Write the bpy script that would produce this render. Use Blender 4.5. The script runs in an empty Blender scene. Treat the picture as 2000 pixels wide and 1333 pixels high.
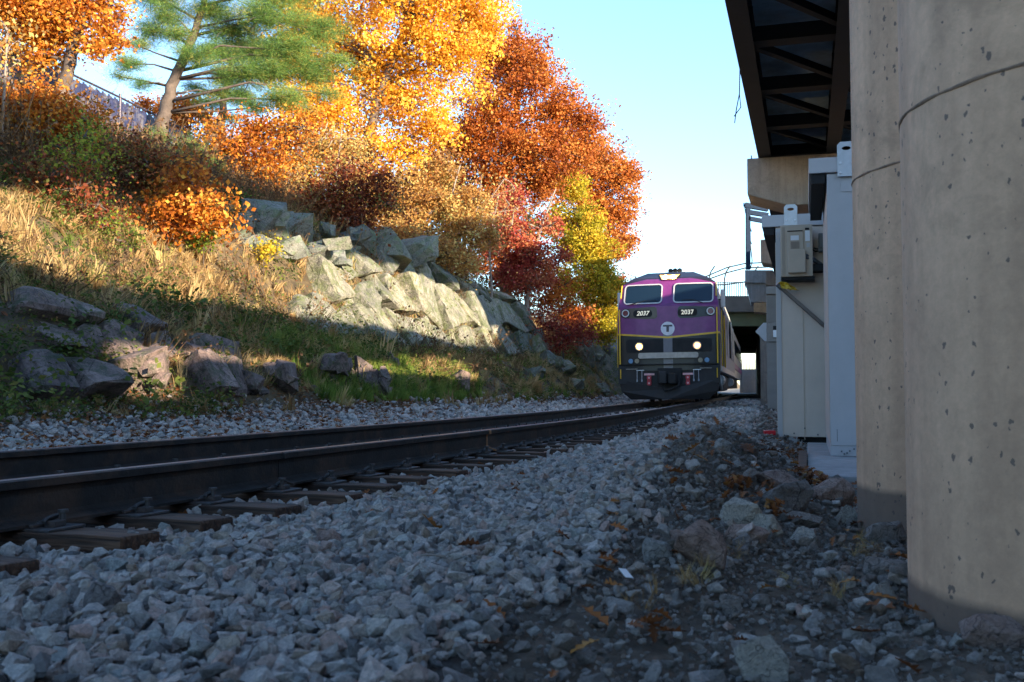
import bpy, bmesh, math, random
import numpy as np
from mathutils import Vector, Matrix, Euler
rad = math.radians
sc = bpy.context.scene
C = sc.collection
rng = np.random.default_rng(7)
random.seed(7)

# ------------------------------------------------------------------ camera, light, exposure
FPX, CAMZ = 1944.4, 0.55
PITCH = math.atan(90.5 / FPX)
cam = bpy.data.objects.new('camera', bpy.data.cameras.new('camera'))
C.objects.link(cam)
cam.location = (0, 0, CAMZ)
cam.rotation_euler = (math.pi / 2 + PITCH, 0, 0)
cam.data.lens = 35; cam.data.sensor_width = 36
cam.data.clip_start = 0.05; cam.data.clip_end = 3000
cam.data.dof.use_dof = True
cam.data.dof.focus_distance = 11.0
cam.data.dof.aperture_fstop = 8.0
sc.camera = cam

SUN_EL = rad(12.6)
LH = Vector((-0.75, 0.66, 0)).normalized()            # horizontal direction the light travels in
LD = Vector((LH.x * math.cos(SUN_EL), LH.y * math.cos(SUN_EL), -math.sin(SUN_EL)))
w = bpy.data.worlds.new('World'); sc.world = w; w.use_nodes = True
nt = w.node_tree; nt.nodes.clear()
sky = nt.nodes.new('ShaderNodeTexSky'); sky.sky_type = 'NISHITA'; sky.sun_disc = False
sky.sun_elevation = SUN_EL
sky.sun_rotation = math.atan2(-LH.x, -LH.y)
sky.altitude = 0; sky.air_density = 1.0; sky.dust_density = 0.35; sky.ozone_density = 3.2
bg = nt.nodes.new('ShaderNodeBackground'); bg.inputs['Strength'].default_value = 0.115
wo = nt.nodes.new('ShaderNodeOutputWorld')
nt.links.new(sky.outputs[0], bg.inputs[0]); nt.links.new(bg.outputs[0], wo.inputs[0])
sun = bpy.data.objects.new('sun', bpy.data.lights.new('sun', 'SUN')); C.objects.link(sun)
sun.data.energy = 3.1; sun.data.angle = rad(0.6); sun.data.color = (1.0, 0.83, 0.62)
sun.rotation_euler = LD.to_track_quat('-Z', 'Y').to_euler()
sc.view_settings.view_transform = 'Standard'; sc.view_settings.look = 'None'
sc.view_settings.exposure = 2.4; sc.view_settings.gamma = 1.0
sc.view_settings.use_curve_mapping = False
sc.cycles.max_bounces = 6; sc.cycles.transparent_max_bounces = 6
sc.cycles.use_denoising = True

# ------------------------------------------------------------------ track frame: u = metres left of the near rail, t = metres along it
TT = np.arange(-20, 460, .1); TH = np.radians(19.8 - .34 * np.clip(TT, -4, 17.5))
_dx = np.cumsum(np.sin(TH)) * .1; _dy = np.cumsum(np.cos(TH)) * .1
_i0 = int(np.argmin(abs(TT))); RX = _dx - _dx[_i0] - 1.98; RY = _dy - _dy[_i0] + 3.85
def ut(u, t):
    a = np.interp(t, TT, TH)
    return np.interp(t, TT, RX) - u * np.cos(a), np.interp(t, TT, RY) + u * np.sin(a)
def inv(x, y):
    i = int(np.argmin((RX[:1600] - x) ** 2 + (RY[:1600] - y) ** 2)); a = TH[i]
    return -(x - RX[i]) * math.cos(a) + (y - RY[i]) * math.sin(a), TT[i]
def base(t): return -0.0037 * np.clip(t, 0, 60)
def W(px, py, d):
    """the point of the place at distance d that stands at this spot of the photograph"""
    x = (px - 1000) / FPX; y = -(py - 666.5) / FPX
    D = np.array([x, math.cos(PITCH) - y * math.sin(PITCH), math.sin(PITCH) + y * math.cos(PITCH)])
    D = D * d / D[1]; D[2] += CAMZ
    return Vector(D)

def _hash(ix, iy, s):
    h = (ix.astype(np.int64) * 374761393 + iy.astype(np.int64) * 668265263 + s * 974711) & 0x7fffffff
    h = ((h ^ (h >> 13)) * 1274126177) & 0x7fffffff
    return ((h ^ (h >> 16)) & 0xffff) / 65535.0
def vnoise(x, y, s=0):
    x = np.asarray(x, float); y = np.asarray(y, float)
    ix = np.floor(x); iy = np.floor(y); fx = x - ix; fy = y - iy
    fx = fx * fx * (3 - 2 * fx); fy = fy * fy * (3 - 2 * fy)
    a = _hash(ix, iy, s); b = _hash(ix + 1, iy, s); c = _hash(ix, iy + 1, s); d = _hash(ix + 1, iy + 1, s)
    return (a * (1 - fx) + b * fx) * (1 - fy) + (c * (1 - fx) + d * fx) * fy * 1.0
def fbm(x, y, s=0, o=4):
    r = 0; a = .5
    for k in range(o):
        r = r + a * (vnoise(x * 2 ** k, y * 2 ** k, s + k) - .5); a *= .5
    return r * 2

UG = [-400, 2.1, 3, 4, 4.6, 5.0, 5.3, 5.6, 6.0, 6.5, 7.2, 8.0, 8.7, 9.5, 10, 11, 12.5, 14.5, 18, 30, 400]
SEC = {
 4:  [0, 0, .04, .14, .26, .36, .55, 1.05, 1.5, 1.75, 2.15, 2.5, 2.85, 3.26, 3.5, 4.1, 5.3, 6.9, 7.2, 7.8, 8],
 13: [0, 0, .04, .12, .24, .38, .62, .85, 1.1, 1.45, 1.9, 2.5, 3.2, 4.05, 4.4, 5.1, 5.8, 6.9, 7.2, 7.8, 8],
 20: [0, 0, .02, .1, .2, .42, .7, .95, 1.2, 1.4, 1.7, 3.1, 4.4, 4.9, 5.2, 5.6, 6.1, 6.9, 7.2, 7.8, 8],
 27: [0, 0, .02, .08, .2, .45, .72, .95, 1.25, 1.5, 1.75, 3.3, 4.7, 5.0, 5.2, 5.3, 5.8, 6.4, 7, 7.6, 8],
 38: [0, 0, .0, .05, .25, .6, .9, 1.2, 1.5, 1.8, 2.2, 3.9, 4.5, 4.6, 4.8, 5, 5.3, 5.6, 6, 7, 8],
 50: [0, 0, .0, .05, .3, .7, 1.1, 1.5, 2.0, 2.7, 3.3, 3.5, 3.7, 3.8, 3.9, 4, 4.3, 4.6, 5, 6, 7]}
SK = sorted(SEC)
def hill(u, t):
    P = np.array([np.interp(u, UG, SEC[k]) for k in SK])
    tt = np.clip(t, SK[0], SK[-1]); out = np.zeros_like(P[0])
    for k in range(len(SK) - 1):
        a, b = SK[k], SK[k + 1]; m = (tt >= a) & (tt <= b); f = (tt - a) / (b - a)
        out = np.where(m, P[k] * (1 - f) + P[k + 1] * f, out)
    return out
def g2(u, t, u0, t0, su, st): return np.exp(-((u - u0) / su) ** 2 - ((t - t0) / st) ** 2)
def dirt(u, t):
    """1 on the dirt and rubble right of the clean ballast"""
    b = -2.28 + .22 * fbm(u * 1.1, t * .9, 31) + .5 * np.clip((t + 1.5) / 6, 0, 1)
    return np.clip((b - u) / .22, 0, 1)
def Hh(u, t):
    u = np.asarray(u, float); t = np.asarray(t, float)
    h = hill(u, t) + base(t) - .045 - .036 * np.clip((u + 1.05) / .45, 0, 1) * np.clip((2.35 - u) / .3, 0, 1)
    up = np.clip((u - 4.6) / 2, 0, 1)
    h = h + up * (.28 * fbm(u * .55, t * .55, 5) + .10 * fbm(u * 2.2, t * 2.2, 9))
    r = np.clip((-u - 2.3) / .8, 0, 1)
    h = h - r * .10 * np.clip((t - 3) / 4, 0, 1) - r * .04
    h = h + .36 * g2(u, t, -2.30, 3.2, .40, 1.9) + .07 * g2(u, t, -2.5, .6, .5, 1.6) + .08 * g2(u, t, -4.1, -.4, .6, .9)
    h = h + .34 * g2(u, t, -2.6, 13.5, .7, 2.6) + .05 * g2(u, t, -2.4, 9.0, .7, 2.5)
    h = h + r * .03 * fbm(u * 4, t * 4, 3)
    h = h - np.clip((-u - 3.6) / .6, 0, 1) * .10 * np.clip((t - 1.5) / 4, 0, 1) - np.clip((-u - 2.1) / .4, 0, 1) * .10 * np.clip((t - 3.6) / 2, 0, 1)
    return h
def P3(u, t, dz=0):
    x, y = ut(u, t); return Vector((float(x), float(y), float(Hh(u, t)) + dz))
def hit(px, py, d0=1.2, d1=90):
    """where the sight line through a spot of the photograph meets the ground: (point, u, t)"""
    D = np.geomspace(d0, d1, 420); E = W(px, py, 1.0); X = E.x * D; Y = D; Z = CAMZ + (E.z - CAMZ) * D
    q = np.argmin((RX[None, :1400:2] - X[:, None]) ** 2 + (RY[None, :1400:2] - Y[:, None]) ** 2, axis=1) * 2; a = TH[q]
    U = -(X - RX[q]) * np.cos(a) + (Y - RY[q]) * np.sin(a); k = np.nonzero(Z <= Hh(U, TT[q]))[0]
    if len(k):
        k = k[0]; return Vector((X[k], Y[k], Z[k])), float(U[k]), float(TT[q[k]])
    P = W(px, py, d1)
    return W(px, py, d1), *inv(P.x, P.y)

# ------------------------------------------------------------------ materials
MATS = {}
class NB:
    def __init__(s, name):
        s.m = bpy.data.materials.new(name); s.m.use_nodes = True; s.t = s.m.node_tree; s.t.nodes.clear()
        s.out = s.n('ShaderNodeOutputMaterial'); s.b = s.n('ShaderNodeBsdfPrincipled'); s.l(s.b.outputs[0], s.out.inputs[0])
        MATS[name] = s.m
    def n(s, k, **kw):
        x = s.t.nodes.new(k)
        for a, v in kw.items(): setattr(x, a, v)
        return x
    def l(s, a, b): s.t.links.new(a, b)
    def noise(s, scale, detail=6, rough=.6, coord='Object', dist=0):
        t = s.n('ShaderNodeTexCoord'); x = s.n('ShaderNodeTexNoise'); s.l(t.outputs[coord], x.inputs['Vector'])
        x.inputs['Scale'].default_value = scale; x.inputs['Detail'].default_value = detail; x.inputs['Roughness'].default_value = rough
        x.inputs['Distortion'].default_value = dist
        return x.outputs['Fac']
    def ramp(s, fac, stops, interp='LINEAR'):
        r = s.n('ShaderNodeValToRGB'); r.color_ramp.interpolation = interp; e = r.color_ramp.elements
        while len(e) > 1: e.remove(e[-1])
        e[0].position = stops[0][0]; e[0].color = (*stops[0][1], 1)
        for p, c in stops[1:]:
            q = e.new(p); q.color = (*c, 1)
        s.l(fac, r.inputs[0]); return r.outputs[0]
    def mix(s, fac, a, b, mode='MIX'):
        x = s.n('ShaderNodeMix', data_type='RGBA', blend_type=mode)
        for v, i in ((fac, 0), (a, 6), (b, 7)):
            if hasattr(v, 'links'): s.l(v, x.inputs[i])
            elif isinstance(v, (int, float)): x.inputs[i].default_value = v
            else: x.inputs[i].default_value = (*v, 1)
        return x.outputs[2]
    def math(s, op, a, b=None):
        x = s.n('ShaderNodeMath', operation=op)
        for i, v in enumerate((a, b)):
            if v is None: continue
            if hasattr(v, 'links'): s.l(v, x.inputs[i])
            else: x.inputs[i].default_value = v
        return x.outputs[0]
    def attr(s, name, typ='GEOMETRY'):
        a = s.n('ShaderNodeAttribute'); a.attribute_name = name; a.attribute_type = typ; return a
    def bump(s, h, strength=.4, dist=.02):
        b = s.n('ShaderNodeBump'); b.inputs['Strength'].default_value = strength; b.inputs['Distance'].default_value = dist
        s.l(h, b.inputs['Height']); s.l(b.outputs[0], s.b.inputs['Normal'])
    def set(s, **k):
        for a, v in k.items():
            i = s.b.inputs[a.replace('_', ' ')]
            if hasattr(v, 'links'): s.l(v, i)
            elif isinstance(v, tuple): i.default_value = (*v, 1)
            else: i.default_value = v
        return s.m
def plain(name, col, rough=.6, metal=0, var=.15, scale=6, bump=.15, dirtcol=None):
    s = NB(name); f = s.noise(scale, 6, .65)
    lo = tuple(c * (1 - var) for c in col); hi = tuple(min(1, c * (1 + var)) for c in col)
    c = s.ramp(f, [(.3, lo), (.7, hi)])
    if dirtcol:
        g = s.noise(scale * .35, 5, .7, dist=.4); c = s.mix(s.ramp(g, [(.48, (0, 0, 0)), (.68, (.8, .8, .8))]), c, dirtcol)
    s.set(Base_Color=c, Roughness=rough, Metallic=metal)
    if bump: s.bump(s.noise(scale * 6, 4), bump, .01)
    return s.m

def stone_mat(name, cols, rscale=35):
    s = NB(name); oi = s.n('ShaderNodeObjectInfo')
    c = s.ramp(oi.outputs['Random'], cols)
    g = s.noise(rscale, 5, .7); c = s.mix(.8, c, s.ramp(g, [(.34, (.7, .66, .62)), (.5, (1.12, 1.06, 1.0)), (.64, (1.5, 1.4, 1.32))]), 'MULTIPLY')
    s.set(Base_Color=c, Roughness=.82); s.bump(s.noise(9, 6, .7), .8, .08); return s.m
M_STONE = stone_mat('ballast_stone', [(0, (.52, .49, .47)), (.15, (.68, .63, .60)), (.28, (.28, .28, .275)), (.4, (.70, .60, .55)), (.5, (.55, .40, .35)),
    (.6, (.62, .61, .59)), (.7, (.13, .13, .135)), (.78, (.48, .47, .47)), (.88, (.46, .36, .28)), (.95, (.66, .63, .58)), (1, (.36, .40, .40))], 5)
M_PEB = stone_mat('dirt_pebble', [(0, (.20, .18, .16)), (.2, (.36, .34, .33)), (.4, (.14, .12, .10)), (.6, (.44, .41, .38)), (.75, (.24, .17, .12)),
    (.88, (.52, .50, .48)), (1, (.22, .19, .18))], 5)
def rock_mat(name, a, b, c_, moss=None, scale=1.6, mossamt=.56):
    s = NB(name); g = s.noise(scale, 9, .68, dist=.6); g2_ = s.noise(scale * 9, 6, .7)
    c = s.ramp(g, [(.3, a), (.5, b), (.7, c_)])
    c = s.mix(.7, c, s.ramp(g2_, [(.32, (.4, .4, .4)), (.5, (.95, .95, .95)), (.7, (1.3, 1.3, 1.3))]), 'MULTIPLY')
    if moss:
        m = s.noise(scale * 1.4, 7, .75, dist=1.0); c = s.mix(s.ramp(m, [(mossamt - .05, (0, 0, 0)), (mossamt + .09, (.85, .85, .85))]), c, moss)
    v = s.n('ShaderNodeTexVoronoi', feature='DISTANCE_TO_EDGE'); t = s.n('ShaderNodeTexCoord'); 
    mp = s.n('ShaderNodeMapping'); mp.inputs['Scale'].default_value = (1.2, 1.2, .6); s.l(t.outputs['Object'], mp.inputs[0]); s.l(mp.outputs[0], v.inputs['Vector'])
    v.inputs['Scale'].default_value = scale * 1.3
    oi = s.n('ShaderNodeObjectInfo'); c = s.mix(.8, c, s.ramp(oi.outputs['Random'], [(0, (.55, .55, .58)), (.5, (.95, .92, .9)), (1, (1.25, 1.15, 1.05))]), 'MULTIPLY')
    crack = s.ramp(v.outputs['Distance'], [(0, (.12, .12, .12)), (.03, (1, 1, 1))]); s.l(s.noise(3, 4), mp.inputs['Location'])
    c = s.mix(.8, c, crack, 'MULTIPLY')
    h = s.math('ADD', g2_, s.math('MULTIPLY', s.n('ShaderNodeRGBToBW').outputs[0], 0))
    s.set(Base_Color=c, Roughness=.85); s.bump(h, .9, .05); return s.m
M_ROCKP = rock_mat('pink_granite', (.06, .05, .05), (.21, .155, .14), (.36, .28, .25), (.05, .07, .03), 2.4, .53)
M_ROCKG = rock_mat('grey_green_rock', (.08, .085, .07), (.26, .25, .20), (.43, .40, .33), (.13, .16, .06), 2.4, .50)
M_ROCKM = rock_mat('mossy_rock', (.09, .095, .085), (.19, .20, .175), (.29, .28, .25), (.12, .17, .09), 2.2, .52)
M_BOULD = rock_mat('rubble_rock', (.20, .16, .14), (.36, .32, .29), (.50, .45, .42), None, 7)
M_BOULDL = rock_mat('pale_rubble_rock', (.38, .37, .34), (.54, .52, .47), (.66, .62, .55), None, 9)
M_BOULDR = rock_mat('reddish_rubble_rock', (.24, .15, .12), (.44, .31, .26), (.56, .45, .40), None, 8)

def leaf_mat(name, cols, trans=.45):
    s = NB(name); a = s.attr('rnd'); c = s.ramp(a.outputs['Fac'], cols)
    s.set(Base_Color=c, Roughness=.6); s.b.inputs['Specular IOR Level'].default_value = .25
    tr = s.n('ShaderNodeBsdfTranslucent'); s.l(c, tr.inputs[0]); mx = s.n('ShaderNodeMixShader'); mx.inputs[0].default_value = trans
    s.l(s.b.outputs[0], mx.inputs[1]); s.l(tr.outputs[0], mx.inputs[2]); s.l(mx.outputs[0], s.out.inputs[0]); return s.m
def leaf_inst_mat(name, cols, trans=.4):
    s = NB(name); oi = s.n('ShaderNodeObjectInfo'); a = s.attr('rnd')
    f = s.math('ADD', s.math('MULTIPLY', oi.outputs['Random'], .65), s.math('MULTIPLY', a.outputs['Fac'], .35)); c = s.ramp(f, cols)
    s.set(Base_Color=c, Roughness=.7); s.b.inputs['Specular IOR Level'].default_value = .2
    tr = s.n('ShaderNodeBsdfTranslucent'); s.l(c, tr.inputs[0]); mx = s.n('ShaderNodeMixShader'); mx.inputs[0].default_value = trans
    s.l(s.b.outputs[0], mx.inputs[1]); s.l(tr.outputs[0], mx.inputs[2]); s.l(mx.outputs[0], s.out.inputs[0]); return s.m
L_YEL = leaf_mat('golden_leaf', [(0, (.45, .15, .015)), (.3, (.68, .30, .02)), (.6, (.85, .48, .04)), (1, (.92, .64, .12))])
L_RUST = leaf_mat('rust_leaf', [(0, (.16, .035, .012)), (.35, (.38, .10, .018)), (.7, (.52, .17, .03)), (1, (.62, .28, .06))])
L_ORG = leaf_mat('orange_leaf', [(0, (.26, .07, .015)), (.4, (.52, .16, .02)), (.75, (.66, .27, .03)), (1, (.74, .42, .07))])
L_YG = leaf_mat('yellow_green_leaf', [(0, (.20, .20, .02)), (.4, (.45, .38, .025)), (.75, (.66, .48, .04)), (1, (.72, .40, .04))])
L_RED = leaf_mat('red_leaf', [(0, (.22, .03, .025)), (.4, (.42, .07, .05)), (.75, (.52, .15, .07)), (1, (.60, .28, .11))])
L_DRED = leaf_mat('dark_red_leaf', [(0, (.07, .02, .012)), (.4, (.20, .045, .02)), (.75, (.36, .11, .035)), (.9, (.40, .22, .07)), (1, (.20, .20, .05))])
L_TAN = leaf_mat('tan_leaf', [(0, (.28, .12, .04)), (.4, (.50, .26, .07)), (.75, (.62, .42, .14)), (1, (.52, .48, .16))])
L_PINE = leaf_mat('pine_needle', [(0, (.04, .09, .03)), (.4, (.10, .21, .05)), (.8, (.22, .34, .07)), (1, (.40, .36, .08))], .35)
L_VINE = leaf_mat('vine_leaf', [(0, (.03, .08, .015)), (.5, (.13, .22, .03)), (1, (.34, .36, .04))])
L_GRN = leaf_inst_mat('weed_leaf', [(0, (.03, .055, .014)), (.4, (.08, .12, .025)), (.8, (.17, .19, .04)), (1, (.26, .18, .05))])
L_GRASS = leaf_inst_mat('dry_grass_blade', [(0, (.20, .12, .05)), (.35, (.38, .24, .10)), (.7, (.56, .41, .20)), (1, (.40, .36, .10))])
L_GGR = leaf_inst_mat('green_grass_blade', [(0, (.06, .12, .02)), (.5, (.17, .25, .04)), (1, (.40, .40, .10))])
L_BRUSH = leaf_inst_mat('brown_brush', [(0, (.05, .03, .018)), (.5, (.14, .08, .04)), (1, (.30, .17, .07))], .2)
L_LITTER = leaf_inst_mat('fallen_leaf', [(0, (.07, .03, .015)), (.4, (.17, .06, .022)), (.75, (.28, .10, .03)), (.95, (.36, .17, .05)), (1, (.4, .30, .07))], .1)
M_BARK = plain('bark', (.10, .075, .06), .9, 0, .45, 5, .9)
M_BARKP = plain('pale_bark', (.24, .19, .15), .9, 0, .35, 5, .8)

def concrete(name, col, pits=True, pit_col=(.12, .10, .08), bandz=None):
    s = NB(name); a = s.noise(1.1, 8, .65, dist=.3); b = s.noise(28, 6, .75)
    c = s.ramp(a, [(.3, tuple(x * .78 for x in col)), (.7, tuple(min(1, x * 1.14) for x in col))])
    c = s.mix(.5, c, s.ramp(b, [(.3, (.72, .72, .72)), (.7, (1.18, 1.18, 1.18))]), 'MULTIPLY')
    t = s.n('ShaderNodeTexCoord'); mp = s.n('ShaderNodeMapping'); mp.inputs['Scale'].default_value = (9, 9, .7); s.l(t.outputs['Object'], mp.inputs[0])
    st = s.n('ShaderNodeTexNoise'); s.l(mp.outputs[0], st.inputs['Vector']); st.inputs['Scale'].default_value = 1; st.inputs['Detail'].default_value = 5
    c = s.mix(.45, c, s.ramp(st.outputs['Fac'], [(.35, (.66, .63, .62)), (.62, (1.1, 1.1, 1.1))]), 'MULTIPLY')
    ps = s.noise(2.3, 7, .7, dist=.8); c = s.mix(s.ramp(ps, [(.54, (0, 0, 0)), (.66, (.5, .5, .5))]), c, tuple(x * .55 for x in col))
    h = b
    if pits:
        v = s.n('ShaderNodeTexVoronoi'); mv = s.n('ShaderNodeMapping'); mv.inputs['Scale'].default_value = (42, 42, 30); s.l(t.outputs['Object'], mv.inputs[0])
        nn = s.n('ShaderNodeTexNoise'); s.l(t.outputs['Object'], nn.inputs['Vector']); nn.inputs['Scale'].default_value = 60; nn.inputs['Detail'].default_value = 4
        ad = s.n('ShaderNodeVectorMath', operation='MULTIPLY_ADD'); s.l(nn.outputs['Color'], ad.inputs[0]); ad.inputs[1].default_value = (.95, .95, .95); s.l(mv.outputs[0], ad.inputs[2])
        s.l(ad.outputs[0], v.inputs['Vector']); v.inputs['Scale'].default_value = 1
        sep = s.n('ShaderNodeSeparateColor'); s.l(v.outputs['Color'], sep.inputs[0])
        thr = s.math('MULTIPLY', s.math('POWER', sep.outputs[0], 4), .36)
        pit = s.math('LESS_THAN', v.outputs['Distance'], thr)
        c = s.mix(s.math('MULTIPLY', pit, .8), c, pit_col)  # pits drawn darker than the face
        h = s.math('SUBTRACT', b, s.math('MULTIPLY', pit, 2))
    if bandz is not None:
        sp = s.n('ShaderNodeSeparateXYZ'); s.l(t.outputs['Object'], sp.inputs[0])
        nz = s.noise(4, 3)
        m = s.ramp(s.math('SUBTRACT', s.math('ADD', sp.outputs[2], s.math('MULTIPLY', nz, .05)), bandz - .42), [(.425, (1, 1, 1)), (.455, (0, 0, 0))])
        c = s.mix(s.math('MULTIPLY', m, .8), c, (.08, .06, .05))
    s.set(Base_Color=c, Roughness=.85); s.bump(h, .35, .006); return s.m
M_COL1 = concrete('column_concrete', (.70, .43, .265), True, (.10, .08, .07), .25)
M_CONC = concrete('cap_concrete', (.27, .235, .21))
M_CONCG = concrete('grey_concrete', (.30, .29, .28), False)
M_CREASE = plain('form_joint', (.26, .17, .11), .9, 0, .4, 20, .5)
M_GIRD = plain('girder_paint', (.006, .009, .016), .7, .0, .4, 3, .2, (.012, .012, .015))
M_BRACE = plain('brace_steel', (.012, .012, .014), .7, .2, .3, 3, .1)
M_DECK = plain('deck_underside', (.30, .44, .56), .8, 0, .4, 1.2, .3, (.16, .22, .28))
M_RAIL = plain('rail_web', (.030, .026, .024), .62, .35, .35, 9, .35, (.10, .06, .04))
M_RTOP = plain('rail_head_polish', (.16, .16, .17), .4, .9, .25, 5, .05)
M_PLATE = plain('plate_steel', (.075, .07, .07), .55, .4, .4, 18, .3, (.13, .07, .045))
def tie_m():
    s = NB('tie_wood'); t = s.n('ShaderNodeTexCoord'); mp = s.n('ShaderNodeMapping'); mp.inputs['Scale'].default_value = (1.5, 28, 28); s.l(t.outputs['Object'], mp.inputs[0])
    x = s.n('ShaderNodeTexNoise'); s.l(mp.outputs[0], x.inputs[0]); x.inputs['Scale'].default_value = 1.4; x.inputs['Detail'].default_value = 7; x.inputs['Distortion'].default_value = .5
    oi = s.n('ShaderNodeObjectInfo')
    c = s.ramp(x.outputs['Fac'], [(.3, (.016, .010, .007)), (.5, (.070, .038, .022)), (.72, (.14, .082, .05))])
    c = s.mix(.6, c, s.ramp(oi.outputs['Random'], [(0, (.6, .6, .65)), (1, (1.4, 1.2, 1.05))]), 'MULTIPLY')
    s.set(Base_Color=c, Roughness=.85); s.bump(x.outputs['Fac'], .9, .02); return s.m
M_TIE = tie_m()
M_ALU = plain('shelter_grey_paint', (.42, .41, .42), .5, .1, .06, 3, .05)
M_ALUD = plain('shelter_beige_paint', (.58, .48, .41), .5, .05, .08, 2, .05)
M_BEIG = plain('ac_beige', (.46, .37, .29), .5, 0, .05, 5, .02)
M_LUG = plain('lug_galvanised', (.42, .45, .50), .4, .6, .12, 9, .05)
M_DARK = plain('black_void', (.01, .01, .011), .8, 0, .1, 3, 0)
M_BLUE = plain('blue_steel_paint', (.003, .016, .04), .9, 0, .2, 3, .05)
M_YTAPE = plain('yellow_tape', (.62, .40, .02), .35, 0, .4, 18, .5, (.16, .10, .02))
M_GREY = plain('grey_box_paint', (.10, .11, .12), .5, 0, .1, 5, .05)
M_WHITE = plain('white_paint', (.78, .78, .80), .5, 0, .05, 5, .03)
M_RED = plain('red_plastic', (.60, .02, .03), .35, 0, .1, 5, 0)
M_WOOD = plain('raw_timber', (.42, .27, .15), .8, 0, .25, 6, .3)
M_RIB = plain('ribbed_panel', (.25, .22, .20), .65, .1, .15, 3, .1)

def ground_mat():
    s = NB('ground'); bal = s.attr('ballast').outputs['Fac']; dr = s.attr('dirt').outputs['Fac']; hl = s.attr('hillside').outputs['Fac']
    n1 = s.noise(45, 6, .75); n2 = s.noise(1.3, 8, .65); n3 = s.noise(9, 7, .7)
    cb = s.ramp(n1, [(.3, (.03, .03, .03)), (.5, (.10, .10, .10)), (.7, (.2, .2, .2))])
    cd = s.ramp(n3, [(.32, (.05, .036, .026)), (.5, (.12, .088, .062)), (.72, (.24, .175, .125))])
    ch = s.ramp(n2, [(.3, (.035, .028, .015)), (.5, (.10, .07, .035)), (.7, (.20, .14, .065))])
    ch = s.mix(.8, ch, s.ramp(n3, [(.3, (.45, .45, .45)), (.7, (1.4, 1.4, 1.4))]), 'MULTIPLY')
    c = s.mix(dr, cb, cd); c = s.mix(hl, c, ch)
    s.set(Base_Color=c, Roughness=.95); s.bump(n1, .8, .03); return s.m
M_GROUND = ground_mat()

# ------------------------------------------------------------------ mesh helpers
def link(name, me, mat, parent=None, smooth=False):
    o = bpy.data.objects.new(name, me); C.objects.link(o)
    if mat is not None:
        for m in (mat if isinstance(mat, (list, tuple)) else [mat]): me.materials.append(m)
    if smooth: me.polygons.foreach_set('use_smooth', [True] * len(me.polygons))
    if parent: o.parent = parent
    return o
def mesh(name, V, F, mat, parent=None, smooth=False):
    me = bpy.data.meshes.new(name); me.from_pydata([tuple(v) for v in V], [], F); me.update()
    return link(name, me, mat, parent, smooth)
def tag(o, label=None, cat=None, group=None, kind=None):
    for k, v in (('label', label), ('category', cat), ('group', group), ('kind', kind)):
        if v: o[k] = v
    return o
def empty(name, loc=(0, 0, 0), rot=(0, 0, 0)):
    o = bpy.data.objects.new(name, None); C.objects.link(o); o.location = loc; o.rotation_euler = rot; o.empty_display_size = .2; return o
class MB:
    def __init__(s): s.V = []; s.F = []
    def add(s, V, F):
        k = len(s.V); s.V += [tuple(v) for v in V]; s.F += [tuple(i + k for i in f) for f in F]; return s
    def box(s, x0, x1, y0, y1, z0, z1, M=None):
        V = [Vector(p) for p in ((x0, y0, z0), (x1, y0, z0), (x1, y1, z0), (x0, y1, z0), (x0, y0, z1), (x1, y0, z1), (x1, y1, z1), (x0, y1, z1))]
        if M: V = [M @ v for v in V]
        return s.add(V, [(3, 2, 1, 0), (4, 5, 6, 7), (0, 1, 5, 4), (1, 2, 6, 5), (2, 3, 7, 6), (3, 0, 4, 7)])
    def bar(s, a, b, w_, h=None, up=(0, 0, 1)):
        a = Vector(a); b = Vector(b); d = (b - a).normalized(); up = Vector(up)
        if abs(d.dot(up)) > .98: up = Vector((1, 0, 0))
        x = d.cross(up).normalized(); y = x.cross(d).normalized(); h = h or w_
        V = [p + x * i * w_ / 2 + y * j * h / 2 for p in (a, b) for i, j in ((-1, -1), (1, -1), (1, 1), (-1, 1))]
        return s.add(V, [(3, 2, 1, 0), (4, 5, 6, 7), (0, 1, 5, 4), (1, 2, 6, 5), (2, 3, 7, 6), (3, 0, 4, 7)])
    def tube(s, pts, rs, n=8, cap=True):
        pts = [Vector(p) for p in pts]
        if isinstance(rs, (int, float)): rs = [rs] * len(pts)
        k = len(s.V); up = Vector((.13, .21, 1)).normalized()
        for i, p in enumerate(pts):
            d = (pts[min(i + 1, len(pts) - 1)] - pts[max(i - 1, 0)]).normalized()
            x = d.cross(up)
            if x.length < .05: x = d.cross(Vector((1, .2, 0)))
            x.normalize(); y = x.cross(d)
            for j in range(n):
                a = 2 * math.pi * j / n; s.V.append(tuple(p + (x * math.cos(a) + y * math.sin(a)) * rs[i]))
        for i in range(len(pts) - 1):
            for j in range(n):
                s.F.append((k + i * n + j, k + i * n + (j + 1) % n, k + (i + 1) * n + (j + 1) % n, k + (i + 1) * n + j))
        if cap:
            s.F.append(tuple(k + j for j in range(n))[::-1]); s.F.append(tuple(k + (len(pts) - 1) * n + j for j in range(n)))
        return s
    def build(s, name, mat, parent=None, smooth=False, bevel=0):
        o = mesh(name, s.V, s.F, mat, parent, smooth)
        if bevel:
            bm = bmesh.new(); bm.from_mesh(o.data)
            bmesh.ops.recalc_face_normals(bm, faces=bm.faces)
            bmesh.ops.bevel(bm, geom=[e for e in bm.edges if len(e.link_faces) == 2 and e.calc_face_angle(0) > .6], offset=bevel, segments=2, affect='EDGES', profile=.6, clamp_overlap=True)
            bm.to_mesh(o.data); bm.free()
        return o
def hull(pts, cuts=0, seed=0):
    bm = bmesh.new(); vs = [bm.verts.new(p) for p in pts]
    r = bmesh.ops.convex_hull(bm, input=vs); 
    bmesh.ops.delete(bm, geom=[v for v in bm.verts if not v.link_faces], context='VERTS')
    return bm
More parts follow.
